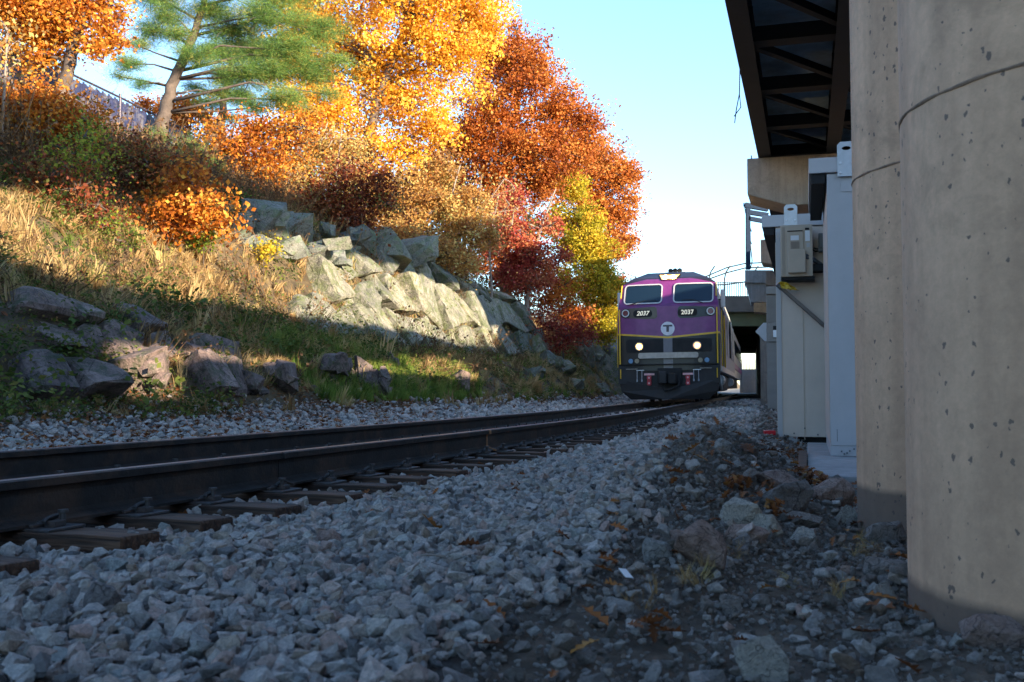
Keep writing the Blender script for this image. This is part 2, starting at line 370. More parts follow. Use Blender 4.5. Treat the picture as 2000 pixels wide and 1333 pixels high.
def rock_mesh(name, dims, seed, n=16, sub=2, rough=.03, boxy=.5, bevel=.02):
    R = random.Random(seed); pts = []
    for k in range(n):
        v = Vector((R.gauss(0, 1), R.gauss(0, 1), R.gauss(0, 1))).normalized()
        m = max(abs(c) for c in v); v = v.lerp(v / m, boxy) * R.uniform(.82, 1.05)
        pts.append(Vector((v.x * dims[0], v.y * dims[1], v.z * dims[2])) * .5)
    bm = hull(pts)
    if bevel:
        bmesh.ops.dissolve_limit(bm, angle_limit=.2, verts=bm.verts, edges=bm.edges)
        bmesh.ops.bevel(bm, geom=list(bm.edges), offset=bevel * min(dims), segments=1, affect='EDGES', clamp_overlap=True)
    if sub:
        bmesh.ops.triangulate(bm, faces=bm.faces)
        for k in range(sub):
            L = max(dims) / (2.5 * 2 ** k)
            bmesh.ops.subdivide_edges(bm, edges=[e for e in bm.edges if e.calc_length() > L * .5], cuts=1, use_grid_fill=False)
            bmesh.ops.triangulate(bm, faces=bm.faces)
        from mathutils import noise
        bm.normal_update(); o = Vector((seed * 7.3, seed * 1.9, 0)); S = max(dims)
        for v in bm.verts:
            q = v.co / S * 5 + o
            v.co += v.normal * (noise.noise(q) * .6 + noise.noise(q * 2.7) * .35 + abs(noise.noise(q * 6)) * .2) * rough * S
    me = bpy.data.meshes.new(name); bm.to_mesh(me); bm.free(); return me

def scatter(name, P, R, S, I, sources, parent=None):
    """many copies of a few small shapes on the points P (one object)"""
    me = bpy.data.meshes.new(name); n = len(P); me.vertices.add(n); me.vertices.foreach_set('co', np.asarray(P, np.float32).ravel())
    for nm, typ, arr in (('rot', 'FLOAT_VECTOR', R), ('scl', 'FLOAT_VECTOR', S)):
        a = me.attributes.new(nm, typ, 'POINT'); a.data.foreach_set('vector', np.asarray(arr, np.float32).ravel())
    a = me.attributes.new('idx', 'INT', 'POINT'); a.data.foreach_set('value', np.asarray(I, np.int32))
    o = bpy.data.objects.new(name, me); C.objects.link(o)
    if parent: o.parent = parent
    col = bpy.data.collections.new(name + '_shapes')
    for k, s_ in enumerate(sources): col.objects.link(s_)
    g = bpy.data.node_groups.new(name, 'GeometryNodeTree')
    g.interface.new_socket('Geometry', in_out='INPUT', socket_type='NodeSocketGeometry'); g.interface.new_socket('Geometry', in_out='OUTPUT', socket_type='NodeSocketGeometry')
    gi = g.nodes.new('NodeGroupInput'); go = g.nodes.new('NodeGroupOutput'); ip = g.nodes.new('GeometryNodeInstanceOnPoints')
    ci = g.nodes.new('GeometryNodeCollectionInfo'); ci.inputs[0].default_value = col; ci.inputs['Separate Children'].default_value = True; ci.inputs['Reset Children'].default_value = True
    def at(nm, t):
        a = g.nodes.new('GeometryNodeInputNamedAttribute'); a.data_type = t; a.inputs[0].default_value = nm; return a.outputs['Attribute']
    e2r = g.nodes.new('FunctionNodeEulerToRotation')
    L = g.links.new
    L(gi.outputs[0], ip.inputs['Points']); L(ci.outputs[0], ip.inputs['Instance']); ip.inputs['Pick Instance'].default_value = True
    L(at('idx', 'INT'), ip.inputs['Instance Index']); L(at('rot', 'FLOAT_VECTOR'), e2r.inputs[0]); L(e2r.outputs[0], ip.inputs['Rotation'])
    L(at('scl', 'FLOAT_VECTOR'), ip.inputs['Scale']); L(ip.outputs[0], go.inputs[0])
    md = o.modifiers.new('scatter', 'NODES'); md.node_group = g
    return o
def src(name, me, mat):
    me.materials.append(mat); return bpy.data.objects.new(name, me)
def visible(x, y, z, m=120):
    """inside the photograph's frame plus a margin, so that no effort goes to what it does not show"""
    d = y * math.cos(PITCH) + (z - CAMZ) * math.sin(PITCH); up = -y * math.sin(PITCH) + (z - CAMZ) * math.cos(PITCH)
    d_ = np.maximum(d, .01); px = 1000 + FPX * x / d_; py = 666.5 - FPX * up / d_
    k = m + 150 + 1100 / d_
    return (d > .5) & (px > -k) & (px < 2000 + k) & (py > -k) & (py < 1333 + k)

# ------------------------------------------------------------------ ground
def grid_ground():
    us = np.concatenate([[-400, -150, -60, -30, -18, -12, -9, -7], np.arange(-6, -2, .1), np.arange(-2, 4.4, .2), np.arange(4.4, 15, .14), np.arange(15, 30, 1.2), [35, 50, 90, 180, 400]])
    ts = np.concatenate([[-19, -12, -8, -6], np.arange(-5, 10, .1), np.arange(10, 34, .18), np.arange(34, 62, .4), np.arange(62, 100, 3), [110, 140, 200, 300, 450]])
    U, T = np.meshgrid(us, ts); X, Y = ut(U, T); Z = Hh(U, T)
    Z = Z - .012 * ((U > -2.9) & (U < 3.2))
    nu, ntt = len(us), len(ts)
    V = np.stack([X, Y, Z], -1).reshape(-1, 3)
    i = np.arange(nu * ntt).reshape(ntt, nu); F = np.stack([i[:-1, :-1], i[1:, :-1], i[1:, 1:], i[:-1, 1:]], -1).reshape(-1, 4)
    me = bpy.data.meshes.new('ground'); me.from_pydata(V.tolist(), [], F[:, ::-1].tolist()); me.update()
    for nm, arr in (('dirt', dirt(U, T)), ('hillside', np.clip((U - 4.3 + .5 * fbm(U, T, 2)) / .5, 0, 1)), ('ballast', np.ones_like(U))):
        a = me.attributes.new(nm, 'FLOAT', 'POINT'); a.data.foreach_set('value', arr.ravel().astype(np.float32))
    o = link('ground', me, M_GROUND, None, True); tag(o, kind='structure'); return o
grid_ground()

# ------------------------------------------------------------------ railway track
track = empty('railway_track'); tag(track, 'curving steel railway track on timber ties in the grey ballast', 'railway track', kind='thing')
RPROF = [(-.076, 0), (.076, 0), (.076, .012), (.03, .028), (.0105, .045), (.0085, .12), (.012, .142), (.0365, .15), (.0365, .178), (.030, .1865)]
RPROF_L = [(-x, z) for x, z in RPROF[:1:-1]]
prof = RPROF[:] + [(-x, z) for x, z in RPROF[:0:-1][:-0 or None]][:-1]
prof = [(-.076, 0), (.076, 0), (.076, .012), (.03, .028), (.0105, .045), (.0085, .12), (.012, .142), (.0365, .15), (.0365, .180), (.026, .1865),
        (-.026, .1865), (-.0365, .180), (-.0365, .15), (-.012, .142), (-.0085, .12), (-.0105, .045), (-.03, .028), (-.076, .012)]
def rail(u0, t0=-6, t1=96):
    ts = np.arange(t0, t1, .5); V = []; F = []; n = len(prof)
    for t in ts:
        for a, z in prof:
            x, y = ut(u0 + a, t); V.append((float(x), float(y), z + float(base(t)) + .004))
    mi = []
    for i in range(len(ts) - 1):
        for j in range(n):
            F.append((i * n + j, i * n + (j + 1) % n, (i + 1) * n + (j + 1) % n, (i + 1) * n + j)); mi.append(1 if j == 9 else 0)
    o = mesh('rail', V, F, [M_RAIL, M_RTOP], track); o.data.polygons.foreach_set('material_index', mi); return o
rail_near = rail(0.0); rail_far = rail(1.51)
def rail_bit(name, u0, t, half, grow, mat):
    V = []
    for s_ in (-half, half):
        for a, z in prof:
            x, y = ut(u0 + a * (1 + grow / .03), t + s_); V.append((float(x), float(y), z + float(base(t)) + .004 - (.001 if z > .18 else 0)))
    n = len(prof); F = [(j, (j + 1) % n, n + (j + 1) % n, n + j) for j in range(n)] + [tuple(range(n))[::-1], tuple(range(n, 2 * n))]
    return mesh(name, V, F, mat, rail_near)
def t_at(px, u=0.):
    best = min(np.arange(-2, 40, .05), key=lambda t: abs(1000 + FPX * float(ut(u, t)[0]) / float(ut(u, t)[1]) - px)); return float(best)
rail_bit('weld', 0, t_at(541), .012, .012, M_RAIL)
rb = rail_bit('weld', 0, t_at(951), .02, .008, plain('rust_weld', (.30, .15, .07), .8)); rb['label'] = 'rust orange weld on the near rail'
tie_me = None; plate_me = None; spike_me = None; clip_me = None
def tie_assets():
    global tie_me, plate_me, spike_me, clip_me
    m = MB(); m.box(-1.3, 1.3, -.115, .115, -.18, 0); o = m.build('tie', M_TIE, None, bevel=.012)
    bm = bmesh.new(); bm.from_mesh(o.data); bmesh.ops.subdivide_edges(bm, edges=[e for e in bm.edges if e.calc_length() > 1], cuts=14)
    from mathutils import noise
    for v in bm.verts:
        v.co.z += noise.noise(v.co * 3) * .012; v.co.y += noise.noise(v.co * 2 + Vector((9, 0, 0))) * .014
    bm.to_mesh(o.data); bm.free(); tie_me = o.data; bpy.data.objects.remove(o)
    m = MB(); m.box(-.19, .19, -.10, .10, 0, .012); m.box(-.10, -.078, -.085, .085, .012, .026); m.box(.078, .10, -.085, .085, .012, .026)
    for sx in (-1, 1):
        m.box(sx * .135 - .022, sx * .135 + .022, -.03, .03, .012, .036)
    o = m.build('tie_plate', M_PLATE, None, bevel=.004); plate_me = o.data; bpy.data.objects.remove(o)
    m = MB()
    m.tube([(0, 0, 0), (0, 0, .045)], .011, 8); m.tube([(0, 0, .045), (0, 0, .056)], .021, 8); o = m.build('spike', M_PLATE); spike_me = o.data; bpy.data.objects.remove(o)
    m = MB(); pts = [(-.03 + .06 * s_, .05 * math.cos(s_ * 9), .03 + .018 * math.sin(s_ * 6)) for s_ in np.linspace(0, 1, 12)]
    m.tube(pts, .009, 6); m.box(-.035, .03, -.025, .025, .012, .03); o = m.build('rail_clip', M_PLATE); clip_me = o.data; bpy.data.objects.remove(o)
tie_assets()
k = 0
for t in np.arange(-2.6, 62, .545):
    R = random.Random(k); k += 1
    sh = R.uniform(-.05, .05); x, y = ut(.755 + sh, t + R.uniform(-.03, .03)); a = float(np.interp(t, TT, TH))
    tie = bpy.data.objects.new('tie', tie_me); C.objects.link(tie); tie.parent = track
    tie.location = (float(x), float(y), float(base(t)) - .012 + R.uniform(-.004, .003)); tie.rotation_euler = (0, 0, -a + R.uniform(-.03, .03))
    if t > 40: continue
    for ux, sgn in ((0, 1), (1.51, -1)):
        xr = (.755 + sh - ux)
        p = bpy.data.objects.new('tie_plate', plate_me); C.objects.link(p); p.parent = tie; p.location = (xr, 0, .001)
        if t < 18:
            for dx in (-.135, .135):
                s_ = bpy.data.objects.new('spike', spike_me); C.objects.link(s_); s_.parent = tie; s_.location = (xr + dx, R.uniform(-.04, .04), .02)
            for dx, rz in ((-.088, 0), (.088, math.pi)):
                s_ = bpy.data.objects.new('rail_clip', clip_me); C.objects.link(s_); s_.parent = tie; s_.location = (xr + dx, 0, .004); s_.rotation_euler = (0, 0, rz)

# ------------------------------------------------------------------ ballast, pebbles
STONES = []
for k in range(14):
    R = random.Random(100 + k)
    me = rock_mesh('stone', (1, R.uniform(.62, .95), R.uniform(.45, .8)), 200 + k, n=R.randint(9, 13), sub=1, boxy=.55, rough=.03, bevel=.02); STONES.append(src('stone', me, M_STONE))
PEBS = []
for k in range(10):
    R = random.Random(300 + k)
    me = rock_mesh('pebble', (1, R.uniform(.6, .95), R.uniform(.4, .7)), 400 + k, n=R.randint(9, 16), sub=0, boxy=.3, bevel=.12 if k % 2 else .07); PEBS.append(src('pebble', me, M_PEB))
def field(u0, u1, t0, t1, step, keep=None):
    n = int((u1 - u0) * (t1 - t0) / step ** 2)
    U = rng.uniform(u0, u1, n); T = rng.uniform(t0, t1, n)
    X, Y = ut(U, T); Z = Hh(U, T); m = visible(X, Y, Z)
    if keep is not None: m &= keep(U, T)
    return U[m], T[m], X[m], Y[m], Z[m]
def on_tie(U, T):
    ph = ((T + 2.6 + .12) % .545); return (U > -.56) & (U < 2.07) & (ph < .24) & (T < 62)
def near_rail(U, w_=.10): return (np.abs(U) < w_) | (np.abs(U - 1.51) < w_)
def stones(name, zones, sources, smean, parent=None, sink=.25, flat=1.0, lift=0):
    A = []; S = []
    for (u0, u1, t0, t1, step, sz, keep) in zones:
        U, T, X, Y, Z = field(u0, u1, t0, t1, step, keep)
        s_ = sz * np.exp(np.clip(rng.normal(0, .36, len(U)), -.9, .75)); A.append(np.stack([X, Y, Z + s_ * sink + lift + rng.uniform(-.15, .42, len(U)) * s_], -1)); S.append(s_)
    P = np.concatenate(A); s_ = np.concatenate(S); n = len(P)
    Rr = np.stack([rng.normal(0, .45, n), rng.normal(0, .45, n), rng.uniform(0, 6.28, n)], -1)
    return scatter(name, P, Rr, np.stack([s_, s_, s_ * flat], -1), rng.integers(0, len(sources), n), sources)
bal = lambda U, T: (rng.random(len(U)) > dirt(U, T) * .985) & ~on_tie(U, T) & ~near_rail(U, .085) & ~((U > -.5) & (U < 2) & (rng.random(len(U)) < .25))
o = stones('ballast', [
    (-5.5, 2.3, -3.5, 1.5, .0205, .035, bal), (-4.5, 2.3, 1.5, 6, .0235, .036, bal), (-4, 2.3, 6, 14, .035, .045, bal), (-3.6, 2.3, 14, 30, .062, .07, bal),
    (-3.6, 2.3, 30, 48, .11, .11, bal)], STONES, .05)
tag(o, 'clean grey crushed stone ballast around the track', 'ballast', kind='stuff')
leftk = lambda U, T: rng.random(len(U)) > np.clip((U - 3.4) / 2.0, 0, .85)
o = stones('ballast', [(2.05, 5.2, -1, 14, .045, .05, leftk), (2.05, 5.0, 14, 34, .07, .07, leftk), (2.05, 4.6, 34, 50, .13, .11, leftk)], STONES, .05)
tag(o, 'leaf strewn gravel strip between the far rail and the bank', 'gravel', kind='stuff')
dk = lambda U, T: rng.random(len(U)) < dirt(U, T)
o = stones('pebbles', [(-6, -1.8, -3.2, 1.5, .022, .016, dk), (-6, -1.8, -3.2, 1.5, .085, .045, dk), (-6, -1.8, 1.5, 7, .027, .019, dk), (-6, -1.8, 1.5, 7, .11, .05, dk),
    (-5.5, -1.8, 7, 24, .055, .036, dk)], PEBS, .02, sink=.12)
tag(o, 'small dark pebbles and rubble bedded in the dirt', 'pebbles', kind='stuff')

# ------------------------------------------------------------------ boulders and rubble in the foreground
def boulder(px, py, wpx, hpx, seed, mat, label, boxy=.5, rough=.035, name='boulder', cat='rock', dpx=None, rz=None, group='loose rocks beside the columns'):
    """py is the rock's foot in the photograph, wpx and hpx its width and height there"""
    P, u, t = hit(px, py); d = P.y; k = d / FPX
    wv, hv = wpx * k, hpx * k
    me = rock_mesh(name, (wv * 1.2, wv * (dpx or .8), hv * 1.45), seed, n=15, sub=2, rough=rough, boxy=boxy, bevel=.03)
    o = link(name, me, mat, None, False); o.location = P + Vector((0, wv * .3, hv * .5)); o.rotation_euler = (random.Random(seed).uniform(-.15, .15), random.Random(seed + 1).uniform(-.2, .2), rz or 0)
    tag(o, label, cat, group); return o
boulder(1515, 965, 105, 42, 1, M_BOULDR, 'flat reddish slab of rock behind the big grey boulder', .6)
boulder(1535, 1010, 110, 68, 2, M_BOULD, 'biggest lumpy grey boulder among the loose rocks', .4, .05)
boulder(1450, 1036, 78, 52, 3, M_BOULDL, 'pale greenish angular rock left of the big grey boulder', .6)
boulder(1500, 1052, 60, 42, 4, M_BOULDL, 'smaller grey green rock right below the pale greenish rock', .5)
boulder(1372, 1122, 95, 84, 5, M_BOULDR, 'pointed purple grey rock standing in the dirt', .7, .02)
boulder(1340, 1075, 55, 36, 6, M_BOULDR, 'small pinkish rock just behind the pointed rock', .5)
boulder(1285, 1103, 56, 46, 7, M_BOULDL, 'light grey rounded rock left of the pointed rock', .4)
boulder(1460, 1066, 80, 34, 8, M_BOULDR, 'low red brown rock in front of the pale greenish rock', .5)
boulder(1575, 1036, 76, 28, 9, M_BOULD, 'flat brown rock in front of the biggest boulder', .6)
boulder(1663, 1030, 42, 42, 10, M_BOULDL, 'round grey cobble left of the far column foot', .1, .015)
boulder(1710, 1032, 62, 38, 11, M_BOULDR, 'pale pink rock leaning near the far column foot', .6)
boulder(1738, 1068, 74, 44, 12, M_BOULD, 'dark brown rock between the two columns', .5)
boulder(1630, 992, 86, 44, 13, M_BOULDR, 'brown slab of rock at the edge of the concrete pad', .7)
boulder(1750, 1142, 108, 42, 14, M_BOULD, 'smooth brown half buried rock left of the near column', .2, .015)
boulder(1570, 1064, 50, 26, 15, M_BOULDL, 'small cream rock with a broken face near the flat brown rock', .6)
boulder(1410, 886, 34, 24, 16, M_BOULDL, 'whitish rock perched on top of the gravel mound', .5)
boulder(1500, 1345, 92, 78, 17, M_BOULDL, 'large grey brown rock at the bottom edge of the picture', .6)
boulder(815, 1155, 58, 46, 18, M_BOULDL, 'chunky pale rock on the edge of the ballast', .7)
boulder(190, 1215, 70, 62, 19, M_BOULD, 'dark olive rounded stone in the ballast at lower left', .25, .015, group='odd stones in the ballast')
boulder(565, 1102, 48, 32, 20, M_BOULDL, 'cream coloured stone in the ballast below the ties', .5, group='odd stones in the ballast')
boulder(750, 1262, 76, 44, 21, M_BOULDL, 'yellowish stone at the foot of the ballast near the dirt', .5, group='odd stones in the ballast')
boulder(250, 1080, 40, 36, 22, M_BOULD, 'blue grey stone beside the first full tie', .5, group='odd stones in the ballast')
boulder(640, 1075, 50, 32, 23, M_BOULDR, 'pinkish stone among the grey ballast in mid foreground', .5, group='odd stones in the ballast')
boulder(950, 1090, 44, 26, 24, M_BOULDR, 'light pink stone where the ballast meets the dirt', .5, group='odd stones in the ballast')
boulder(1960, 1275, 110, 60, 25, M_BOULDR, 'tan rock at the right edge below the near column', .5)
boulder(1430, 1205, 50, 36, 26, M_BOULD, 'grey stone in the dirt below the pointed rock', .4)

# ------------------------------------------------------------------ viaduct
DV = Vector((.296, 1, 0)).normalized(); NV = Vector((DV.y, -DV.x, 0))       # along, and to the right of, the viaduct's left edge
def VD(v, y, z):
    """a point v metres right of the viaduct's left edge, at distance y of that edge"""
    return Vector((7.56 - .296 * (30 - y), y, z)) + NV * v
ZB = 7.55
def vbox(m, v0, v1, y0, y1, z0, z1):
    V = [VD(v, y, z) for z in (z0, z1) for v, y in ((v0, y0), (v1, y0), (v1, y1), (v0, y1))]
    return m.add(V, [(3, 2, 1, 0), (4, 5, 6, 7), (0, 1, 5, 4), (1, 2, 6, 5), (2, 3, 7, 6), (3, 0, 4, 7)])
via = empty('viaduct', VD(3, 0, 0)); tag(via, 'elevated viaduct deck with dark steel girders overhead at the right', 'viaduct', kind='thing')
vi = Matrix.Translation(-via.location)
def vpart(m, name, mat, bevel=0, par=None):
    m.V = [tuple(Vector(v) - via.location) for v in m.V]; return m.build(name, mat, par or via, bevel=bevel)
Y0, Y1 = -14, 71
m = MB(); vbox(m, -.25, 4.4, Y0, Y1, ZB + 1.02, ZB + 1.22); vpart(m, 'deck_slab', M_DECK)
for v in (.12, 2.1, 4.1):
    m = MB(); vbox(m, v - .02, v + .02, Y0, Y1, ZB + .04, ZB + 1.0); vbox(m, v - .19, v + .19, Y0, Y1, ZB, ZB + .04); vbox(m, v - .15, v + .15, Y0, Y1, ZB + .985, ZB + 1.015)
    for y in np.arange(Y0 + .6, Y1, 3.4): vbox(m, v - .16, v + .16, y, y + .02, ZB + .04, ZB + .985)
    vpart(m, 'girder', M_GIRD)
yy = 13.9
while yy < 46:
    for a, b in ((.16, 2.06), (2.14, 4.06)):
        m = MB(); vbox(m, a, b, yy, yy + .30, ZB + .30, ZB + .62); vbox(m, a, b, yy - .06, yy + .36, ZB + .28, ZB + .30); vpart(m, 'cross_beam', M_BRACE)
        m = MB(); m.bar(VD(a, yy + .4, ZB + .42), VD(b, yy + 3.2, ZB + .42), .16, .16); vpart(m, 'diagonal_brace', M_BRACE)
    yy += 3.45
for v in (-.2, 4.2):
    m = MB(); vbox(m, v, v + .18, Y0, Y1, ZB + 1.22, ZB + 1.45); vpart(m, 'parapet', M_CONCG)
def cap(y, v0, v1, z1, dz, dy, mat=M_CONC, haunch=.4, chamf=1.2):
    prof_ = [(v0, z1), (v0, z1 - dz + haunch), (v0 + .12, z1 - dz + haunch - .05), (v0 + chamf, z1 - dz), (v1, z1 - dz), (v1, z1)]
    V = [VD(a, y, b) for a, b in prof_] + [VD(a, y + dy, b) for a, b in prof_]; n = len(prof_)
    F = [tuple(range(n)), tuple(range(n, 2 * n))[::-1]] + [(j, n + j, n + (j + 1) % n, (j + 1) % n) for j in range(n)]
    m = MB(); m.add(V, F); return m
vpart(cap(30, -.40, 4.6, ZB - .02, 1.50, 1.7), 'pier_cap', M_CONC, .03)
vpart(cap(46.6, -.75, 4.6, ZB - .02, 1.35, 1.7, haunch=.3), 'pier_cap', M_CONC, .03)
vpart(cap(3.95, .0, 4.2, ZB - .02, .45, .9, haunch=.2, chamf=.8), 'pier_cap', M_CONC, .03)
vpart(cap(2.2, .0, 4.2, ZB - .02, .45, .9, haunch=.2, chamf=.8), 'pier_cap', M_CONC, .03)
m = MB(); vbox(m, -.05, .0, 30.3, 30.35, ZB - .02, ZB + .22); vbox(m, -.3, -.27, 30.3, 30.35, ZB - .02, ZB + .14); vpart(m, 'anchor_bolt', M_GIRD)
def column(x, y, r, z0, z1, label, jz=None, name='column', seg=64):
    e = empty('concrete_column', (x, y, z0)); tag(e, label, 'column', 'round concrete columns carrying the viaduct')
    V = []; F = []; zs = np.linspace(0, z1 - z0, 40)
    for z in zs:
        for j in range(seg):
            a = 2 * math.pi * j / seg; V.append((r * math.cos(a), r * math.sin(a), z))
    for i in range(len(zs) - 1):
        for j in range(seg): F.append((i * seg + j, i * seg + (j + 1) % seg, (i + 1) * seg + (j + 1) % seg, (i + 1) * seg + j))
    mesh('shaft', V, F, M_COL1, e, True)
    if jz:
        m = MB(); pts = []
        for j in range(90):
            a = 2 * math.pi * j / 90; q = jz - z0 + .0015 * math.sin(7 * a) + .001 * math.sin(23 * a + 1)
            pts.append(((r - .001) * math.cos(a), (r - .001) * math.sin(a), q))
        m.tube(pts + pts[:1], [.0035 + .0025 * abs(math.sin(7 * j)) for j in range(91)], 6, False); m.build('form_joint', M_CREASE, e)
    return e
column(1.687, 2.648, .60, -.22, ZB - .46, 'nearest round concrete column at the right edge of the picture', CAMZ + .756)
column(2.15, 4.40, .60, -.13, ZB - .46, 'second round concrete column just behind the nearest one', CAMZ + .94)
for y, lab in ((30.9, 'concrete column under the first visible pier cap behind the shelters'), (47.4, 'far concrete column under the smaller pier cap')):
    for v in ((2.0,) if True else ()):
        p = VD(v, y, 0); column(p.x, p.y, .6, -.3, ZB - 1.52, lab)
# unseen wall added right of the viaduct; slot and panels shape the sunlight
wall = empty('sun_block_wall', VD(8.6, 0, -.3)); tag(wall, 'unseen concrete wall added behind the shelters to shape the sunlight', 'wall')
def wpart(m, name, mat):
    m.V = [tuple(Vector(v) - wall.location) for v in m.V]; return m.build(name, mat, wall)
for (ya, yb, zt) in ((-60, 3.25, 4.72), (3.25, 4.5, 4.15), (4.5, 10.0, 4.72), (10.0, 18.0, 4.60), (18.0, 71, 4.72)):
    m = MB(); vbox(m, 8.5, 8.8, ya, yb, -.4, zt); wpart(m, 'wall_base', M_CONCG)
for (ya, yb, z0) in ((-60, 3.25, 4.72), (3.25, 4.5, 4.98), (4.5, 8.2, 4.96), (8.2, 10.0, 4.72), (10.0, 13.0, 5.0), (13.0, 18.0, 5.3), (18, 27.3, 4.72), (27.3, 33, 4.72), (33, 42, 4.72), (42, 71, 4.72)):
    m = MB(); vbox(m, 8.55, 8.75, ya + .005, yb - .005, z0, 9.5 if ya == 42 else 6.3); wpart(m, 'wall_panel', M_CONCG)
m = MB(); vbox(m, 8.55, 8.75, 24.6, 33, 7.25, 10.3); wpart(m, 'shade_panel', M_CONCG)  # unseen panel added to keep the sun off the pier cap
for y in (24.6, 28.8, 33): m = MB(); vbox(m, 8.78, 8.9, y - .06, y + .06, 4.7, 9.6); wpart(m, 'post', M_CONCG)
for y in (3.25, 6.3, 8.2, 10.0, 13.0, 18.0):
    m = MB(); vbox(m, 8.46, 8.84, y - .06, y + .06, -.4, 6.3); wpart(m, 'post', M_CONCG)

rw = MB(); vbox(rw, 5.2, 5.5, -12, 6.2, -.4, 3.1); rw = rw.build('sky_block_wall', M_CONC); tag(rw, 'low unseen wall added behind the two near columns to block skylight', 'wall')  # unseen wall added to darken the right sides of the columns
# ------------------------------------------------------------------ equipment shelters
def shelter(y, pxl, ytop, ybot, width, depth, label, mat_end, mat_side, lug_px, lug_w, lug_top, lug_bot, ovh=.10, group='equipment shelters beside the columns'):
    k = y / FPX; zt = CAMZ + (757 - ytop) * k; zb = CAMZ - (ybot - 757) * k; X = (pxl - 1000) * k
    ang = -math.atan(.296)
    e = empty('equipment_shelter', (X, y, zb), (0, 0, ang)); tag(e, label, 'equipment shelter', group); h = zt - zb
    MB().box(0, width, 0, depth, .10, h - .01).build('wall_box', mat_end, e, bevel=.006)
    side = MB().box(-.006, -.001, .02, depth - .02, .12, h - .2).build('side_cladding', mat_side, e)
    # roof with a rim that stands out over the track side
    MB().box(-.17, width + .1, -.03, depth + .05, h - .002, h + .15).build('roof', M_ALU, e, bevel=.006)
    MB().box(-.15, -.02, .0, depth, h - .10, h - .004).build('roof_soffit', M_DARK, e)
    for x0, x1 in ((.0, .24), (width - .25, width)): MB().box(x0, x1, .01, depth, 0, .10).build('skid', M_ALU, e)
    MB().box(.24, width - .25, .1, depth, .0, .098).build('painted_skid_shade', M_DARK, e)  # black box puts shade into the gap between the skids
    for xs in (lug_px,):
        lx = (xs - pxl) * k; lw = lug_w * k; l1 = (757 - lug_top) * k + CAMZ - zb; l0 = (757 - lug_bot) * k + CAMZ - zb
        bm = bmesh.new(); c = .18 * lw
        o_ = [(-lw / 2, l0), (lw / 2, l0), (lw / 2, l1 - c), (lw / 2 - c, l1), (-lw / 2 + c, l1), (-lw / 2, l1 - c)]
        hr = lw * .22; hz = l1 - lw * .38
        hole = [(hr * 1.15 * math.cos(a), hz + hr * .55 * math.sin(a)) for a in np.linspace(0, 2 * math.pi, 13)[:-1]]
        vo = [bm.verts.new((lx + a, -.045, b)) for a, b in o_]; vh = [bm.verts.new((lx + a, -.045, b)) for a, b in hole]
        eo = [bm.edges.new((vo[i], vo[(i + 1) % 6])) for i in range(6)]; eh = [bm.edges.new((vh[i], vh[(i + 1) % 12])) for i in range(12)]
        r = bmesh.ops.triangle_fill(bm, edges=eo + eh, use_beauty=True)
        f = [g_ for g_ in r['geom'] if isinstance(g_, bmesh.types.BMFace)]
        r = bmesh.ops.extrude_face_region(bm, geom=f); bmesh.ops.translate(bm, verts=[g_ for g_ in r['geom'] if isinstance(g_, bmesh.types.BMVert)], vec=(0, .012, 0))
        bmesh.ops.recalc_face_normals(bm, faces=bm.faces)
        me = bpy.data.meshes.new('lifting_lug'); bm.to_mesh(me); bm.free(); lug = link('lifting_lug', me, M_LUG, e)
        for bx in (-.33, .33):
            for bz in (.10, .38):
                m = MB(); zz = l0 + (l1 - l0) * bz; m.tube([(lx + bx * lw, -.046, zz), (lx + bx * lw, -.058, zz)], .012, 6); m.build('bolt', M_WHITE, lug)
    return e, k, zb, h
s1, k1, zb1, h1 = shelter(9.8, 1620, 335, 890, 2.4, 2.3, 'near grey equipment shelter partly hidden by the columns', M_ALU, M_ALUD, 1657, 34, 277, 345)
s2, k2, zb2, h2 = shelter(12.7, 1518, 442, 868, 2.2, 6.0, 'far beige equipment shelter with the air conditioner on its end', M_ALUD, M_ALUD, 1547, 25, 400, 450)
def part2(e, pxl, k, zb, f, name, mat, x0, x1, ya, yb, z_top, z_bot, bevel=0, par=None):
    """a box on a shelter's end: photograph x and y bounds, ya..yb = depth before the wall"""
    m = MB().box((x0 - pxl) * k, (x1 - pxl) * k, -yb, -ya, CAMZ - (z_bot - 757) * k - zb, CAMZ - (z_top - 757) * k - zb)
    return m.build(name, mat, par or e, bevel=bevel)
B2 = lambda *a, **q: part2(s2, 1518, k2, zb2, 0, *a, **q)
B1 = lambda *a, **q: part2(s1, 1620, k1, zb1, 0, *a, **q)
B2('seam_strip', M_BEIG, 1567, 1568.6, .001, .006, 600, 858)
B2('corner_post', M_ALU, 1518, 1527, .002, .01, 446, 858)
for x_, y_ in ((1530, 850), (1548, 846), (1568, 836), (1592, 848)): B2('bolt', M_GREY, x_ - 1.3, x_ + 1.3, .003, .012, y_ - 1.5, y_ + 1.5)
for x_, y_ in ((1640, 881), (1663, 876), (1650, 884), (1655, 880), (1645, 886)): B1('bolt', M_GREY, x_ - 1.5, x_ + 1.5, .003, .012, y_ - 1.6, y_ + 1.6)
B1('access_plate', M_ALU, 1646, 1690, .002, .008, 350, 374)
B1('scratch', M_GREY, 1632, 1633, .001, .002, 838, 862)
pad = MB().box(-.35, 3, -1.9, .6, -.02, .0); o = MB().box(-.22, 2.6, -2.3, 2.5, -.16, -.004).build('concrete_pad', M_CONCG, None, bevel=.01); o.location = s1.location; o.rotation_euler = s1.rotation_euler
tag(o, 'pale concrete pad in front of the near grey shelter', 'concrete pad')
o = MB().box(-.32, 2.3, -.55, 6.2, -.14, -.003).build('concrete_pad', M_CONCG, None, bevel=.01); o.location = s2.location; o.rotation_euler = s2.rotation_euler
tag(o, 'concrete pad under the far beige shelter', 'concrete pad')
